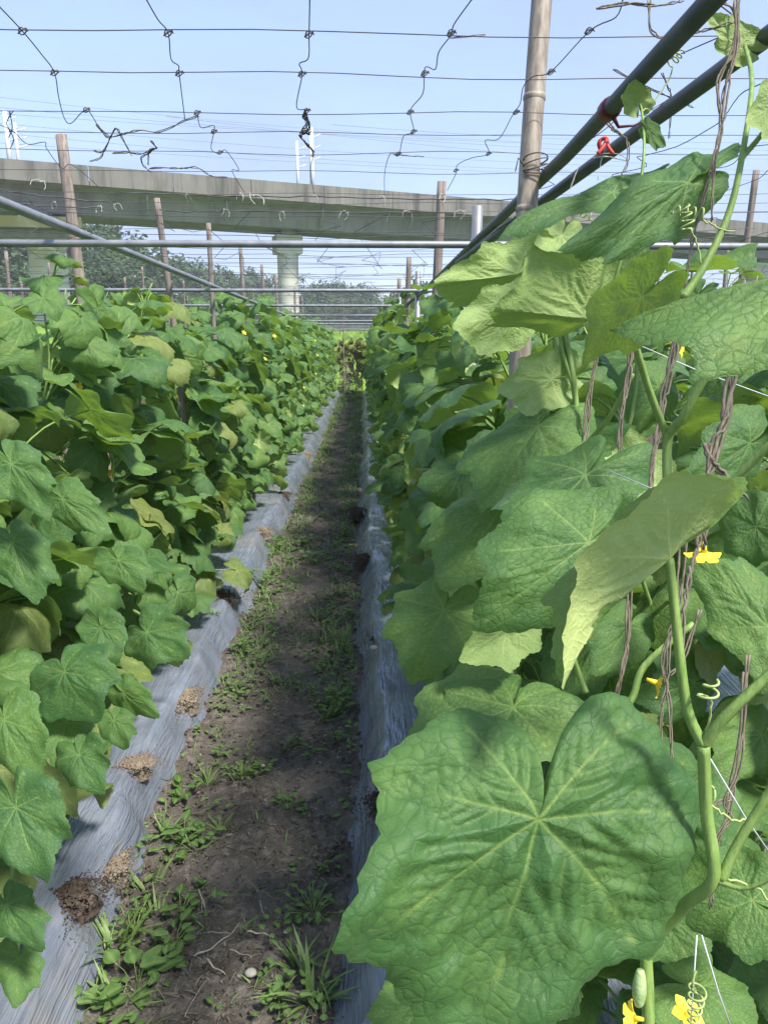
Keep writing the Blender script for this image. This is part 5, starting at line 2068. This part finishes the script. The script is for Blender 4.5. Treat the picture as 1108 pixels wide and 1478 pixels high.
wo_ = link(bpy.data.objects.new('distant_wood', tone_mesh(wd, 'distant_wood', M['far'])))
tag(wo_, 'dark wooded hillside beyond the viaduct', 'wood', kind='stuff')

for k, (px, pyt, d, R, lab) in enumerate(((592, 380, 58, 2.0, 'round topped tree behind the stakes at the far right end'), (365, 388, 92, 4.0, 'rounded tree rising left of the pale pier'), (470, 403, 96, 3.2, 'feathery tree rising right of the pale pier'),
                                          (130, 322, 66, 3.6, 'dark tree standing beneath the viaduct behind the nearest stake'), (205, 345, 70, 3.6, 'dark bushy tree beneath the girder left of second stake'), (20, 345, 64, 3.4, 'dark tree behind the left pier'), (300, 400, 90, 3.4, 'tree low on the skyline between third and fourth stakes'))):
    top = P(px, pyt, d)
    root = empty('tree', (top.x, top.y, 0), lab, 'tree', 'trees below and beyond the viaduct')
    mb = MB()
    rr = random.Random(k + 200)
    cz = max(1.5, top.z - R * 2.0)
    for j in range(3):
        clump_tree(mb, (rr.gauss(0, R * .3), rr.gauss(0, R * .3), cz - R * .3 * j), R, R * 1.5, 620, .22, rr)
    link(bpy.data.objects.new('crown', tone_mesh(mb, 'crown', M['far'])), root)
    mb = MB()
    mb.tube(spline([(0, 0, -.3), (.1, 0, cz * .5), (-.1, .1, cz + R * .6)], 4), lerp_list(.28, .1, 9), 8)
    for j in range(5):
        a = j * 1.3
        mb.tube(spline([(0, 0, cz * .7 + .1 * j), (R * .35 * math.cos(a), R * .35 * math.sin(a), cz + .3 * R), (R * .6 * math.cos(a), R * .6 * math.sin(a), cz + .7 * R)], 3), lerp_list(.1, .03, 7), 5)
    mb.build('trunk', M['bark'], root)

# ---------------------------------------------------------------- far end of the path
bank = MB()
nx_ = 60
for j, (y, z) in enumerate(((21.3, .02), (21.9, .6), (22.6, 1.34), (23.3, 1.66), (25, 1.80), (30, 1.82), (36, 1.5), (44, .2))):
    for i in range(nx_ + 1):
        x = -26 + 52 * i / nx_
        bank.v.append((x, y + .25 * nz2(x, j, .5), z + .09 * nz2(x, y, .8)))
for j in range(7):
    for i in range(nx_):
        a = j * (nx_ + 1) + i
        bank.f.append((a, a + 1, a + nx_ + 2, a + nx_ + 1))
bo = bank.build('grass_bank', M['bank'])
bo['kind'] = 'structure'
gb = MB()
rr = random.Random(5)
for i in range(9000):
    x = rr.uniform(-5, 4)
    y = rr.uniform(22.0, 25.5)
    z = .7 + (y - 22) / .6 * .6 if y < 22.6 else (1.34 + (y - 22.6) / .7 * .32 if y < 23.3 else 1.66 + (y - 23.3) / 1.7 * .14)
    blade(gb, (x, y, z - .12), rr.uniform(0, 6.28), rr.uniform(.10, .24), .022, rr.uniform(.1, .6), rr.uniform(.2, 1), 2)
tag(gb.build('bank_grass', M['grass']), 'bright green grass on the far bank', 'grass', kind='stuff')

# withered plants closing off the path, with white flowering weeds in front
for k, (x, y, n, lab) in enumerate(((-.55, 20.1, 120, 'withered yellowing plant at the path end, beside the left row'), (-.15, 20.3, 140, 'withered brown plant straight ahead at the path end'), (.25, 20.2, 120, 'withered yellowing plant at the path end, beside the right row'))):
    root = empty('withered_plant', (x, y, 0), lab, 'plant', 'withered plants closing the path')
    rr = random.Random(k + 900)
    lv = []
    for i in range(n):
        top = rr.random() < .7
        z = rr.uniform(1.0, 1.42) if top else rr.uniform(.3, 1.0)
        o = Vector((rr.gauss(0, .18), rr.gauss(0, .14), z))
        az = rr.uniform(0, 6.28)
        dr = rr.uniform(.3, 1.45)
        td = Vector((math.cos(az) * math.cos(dr), math.sin(az) * math.cos(dr), -math.sin(dr)))
        x_, y_, z_ = frame(td, Vector((math.cos(az), math.sin(az), 1)))
        lv.append((o, x_ * rr.uniform(.45, .8), y_, z_, rr.uniform(.08, .17), rr.randrange(len(LEAF_PRM)), rr.random()))
    link(bpy.data.objects.new('foliage', join_leaves('foliage', lv, M['dead'])), root)
    mb = MB()
    for i in range(16):
        p = Vector((rr.gauss(0, .14), rr.gauss(0, .1), 0))
        mb.tube(spline([p, p + Vector((rr.gauss(0, .05), 0, .6)), p + Vector((rr.gauss(0, .15), rr.gauss(0, .1), 1.25))], 3), lerp_list(.009, .005, 7), 5)
    mb.build('stalk', M['dry'], root)
for k, (px, py, lab) in enumerate(((497, 556, 'white flowering weed at the path end, closest to the left row'), (510, 566, 'low white flowering weed in the middle of the path end'), (517, 553, 'white flowering weed at the path end, closest to the right row'))):
    p = at_z(px, py, .2)
    root = empty('flowering_weed', (p.x, p.y, 0), lab, 'weed', 'white flowering weeds at the path end')
    rr = random.Random(k + 40)
    lv = []
    for i in range(46):
        az = rr.uniform(0, 6.28)
        o = Vector((rr.gauss(0, .16), rr.gauss(0, .16), rr.uniform(.05, .5)))
        x_, y_, z_ = frame(Vector((math.cos(az), math.sin(az), rr.uniform(-.5, .5))), Vector((0, 0, 1)))
        lv.append((o, x_, y_, z_, rr.uniform(.05, .09), rr.randrange(len(LEAF_PRM)), rr.random()))
    link(bpy.data.objects.new('foliage', join_leaves('foliage', lv, M['weed'])), root)
    mb = MB()
    for i in range(26):
        fb = flower_mb(.028)
        o = Vector((rr.gauss(0, .17), rr.gauss(-.08, .12), rr.uniform(.2, .75)))
        mb.add([tuple(Vector(v) + o) for v in fb.v], fb.f)
    mb.build('flower', M['whiteflower'], root)

# ---------------------------------------------------------------- hazy air
mb = MB()
mb.box((-260, -30, -1.5), (260, 235, 34))
hz = mb.build('haze', None, smooth=False)
hm_ = bpy.data.materials.new('haze_air')
hm_.use_nodes = True
ht = hm_.node_tree
ht.nodes.clear()
ho_ = ht.nodes.new('ShaderNodeOutputMaterial')
pv = ht.nodes.new('ShaderNodeVolumePrincipled')
pv.inputs['Color'].default_value = (0.86, 0.92, 1.0, 1)
pv.inputs['Density'].default_value = 0.0011
ht.links.new(pv.outputs['Volume'], ho_.inputs['Volume'])
hz.data.materials.append(hm_)
hz['kind'] = 'stuff'
hz['label'] = 'thin pale haze in the air'
hz['category'] = 'haze'
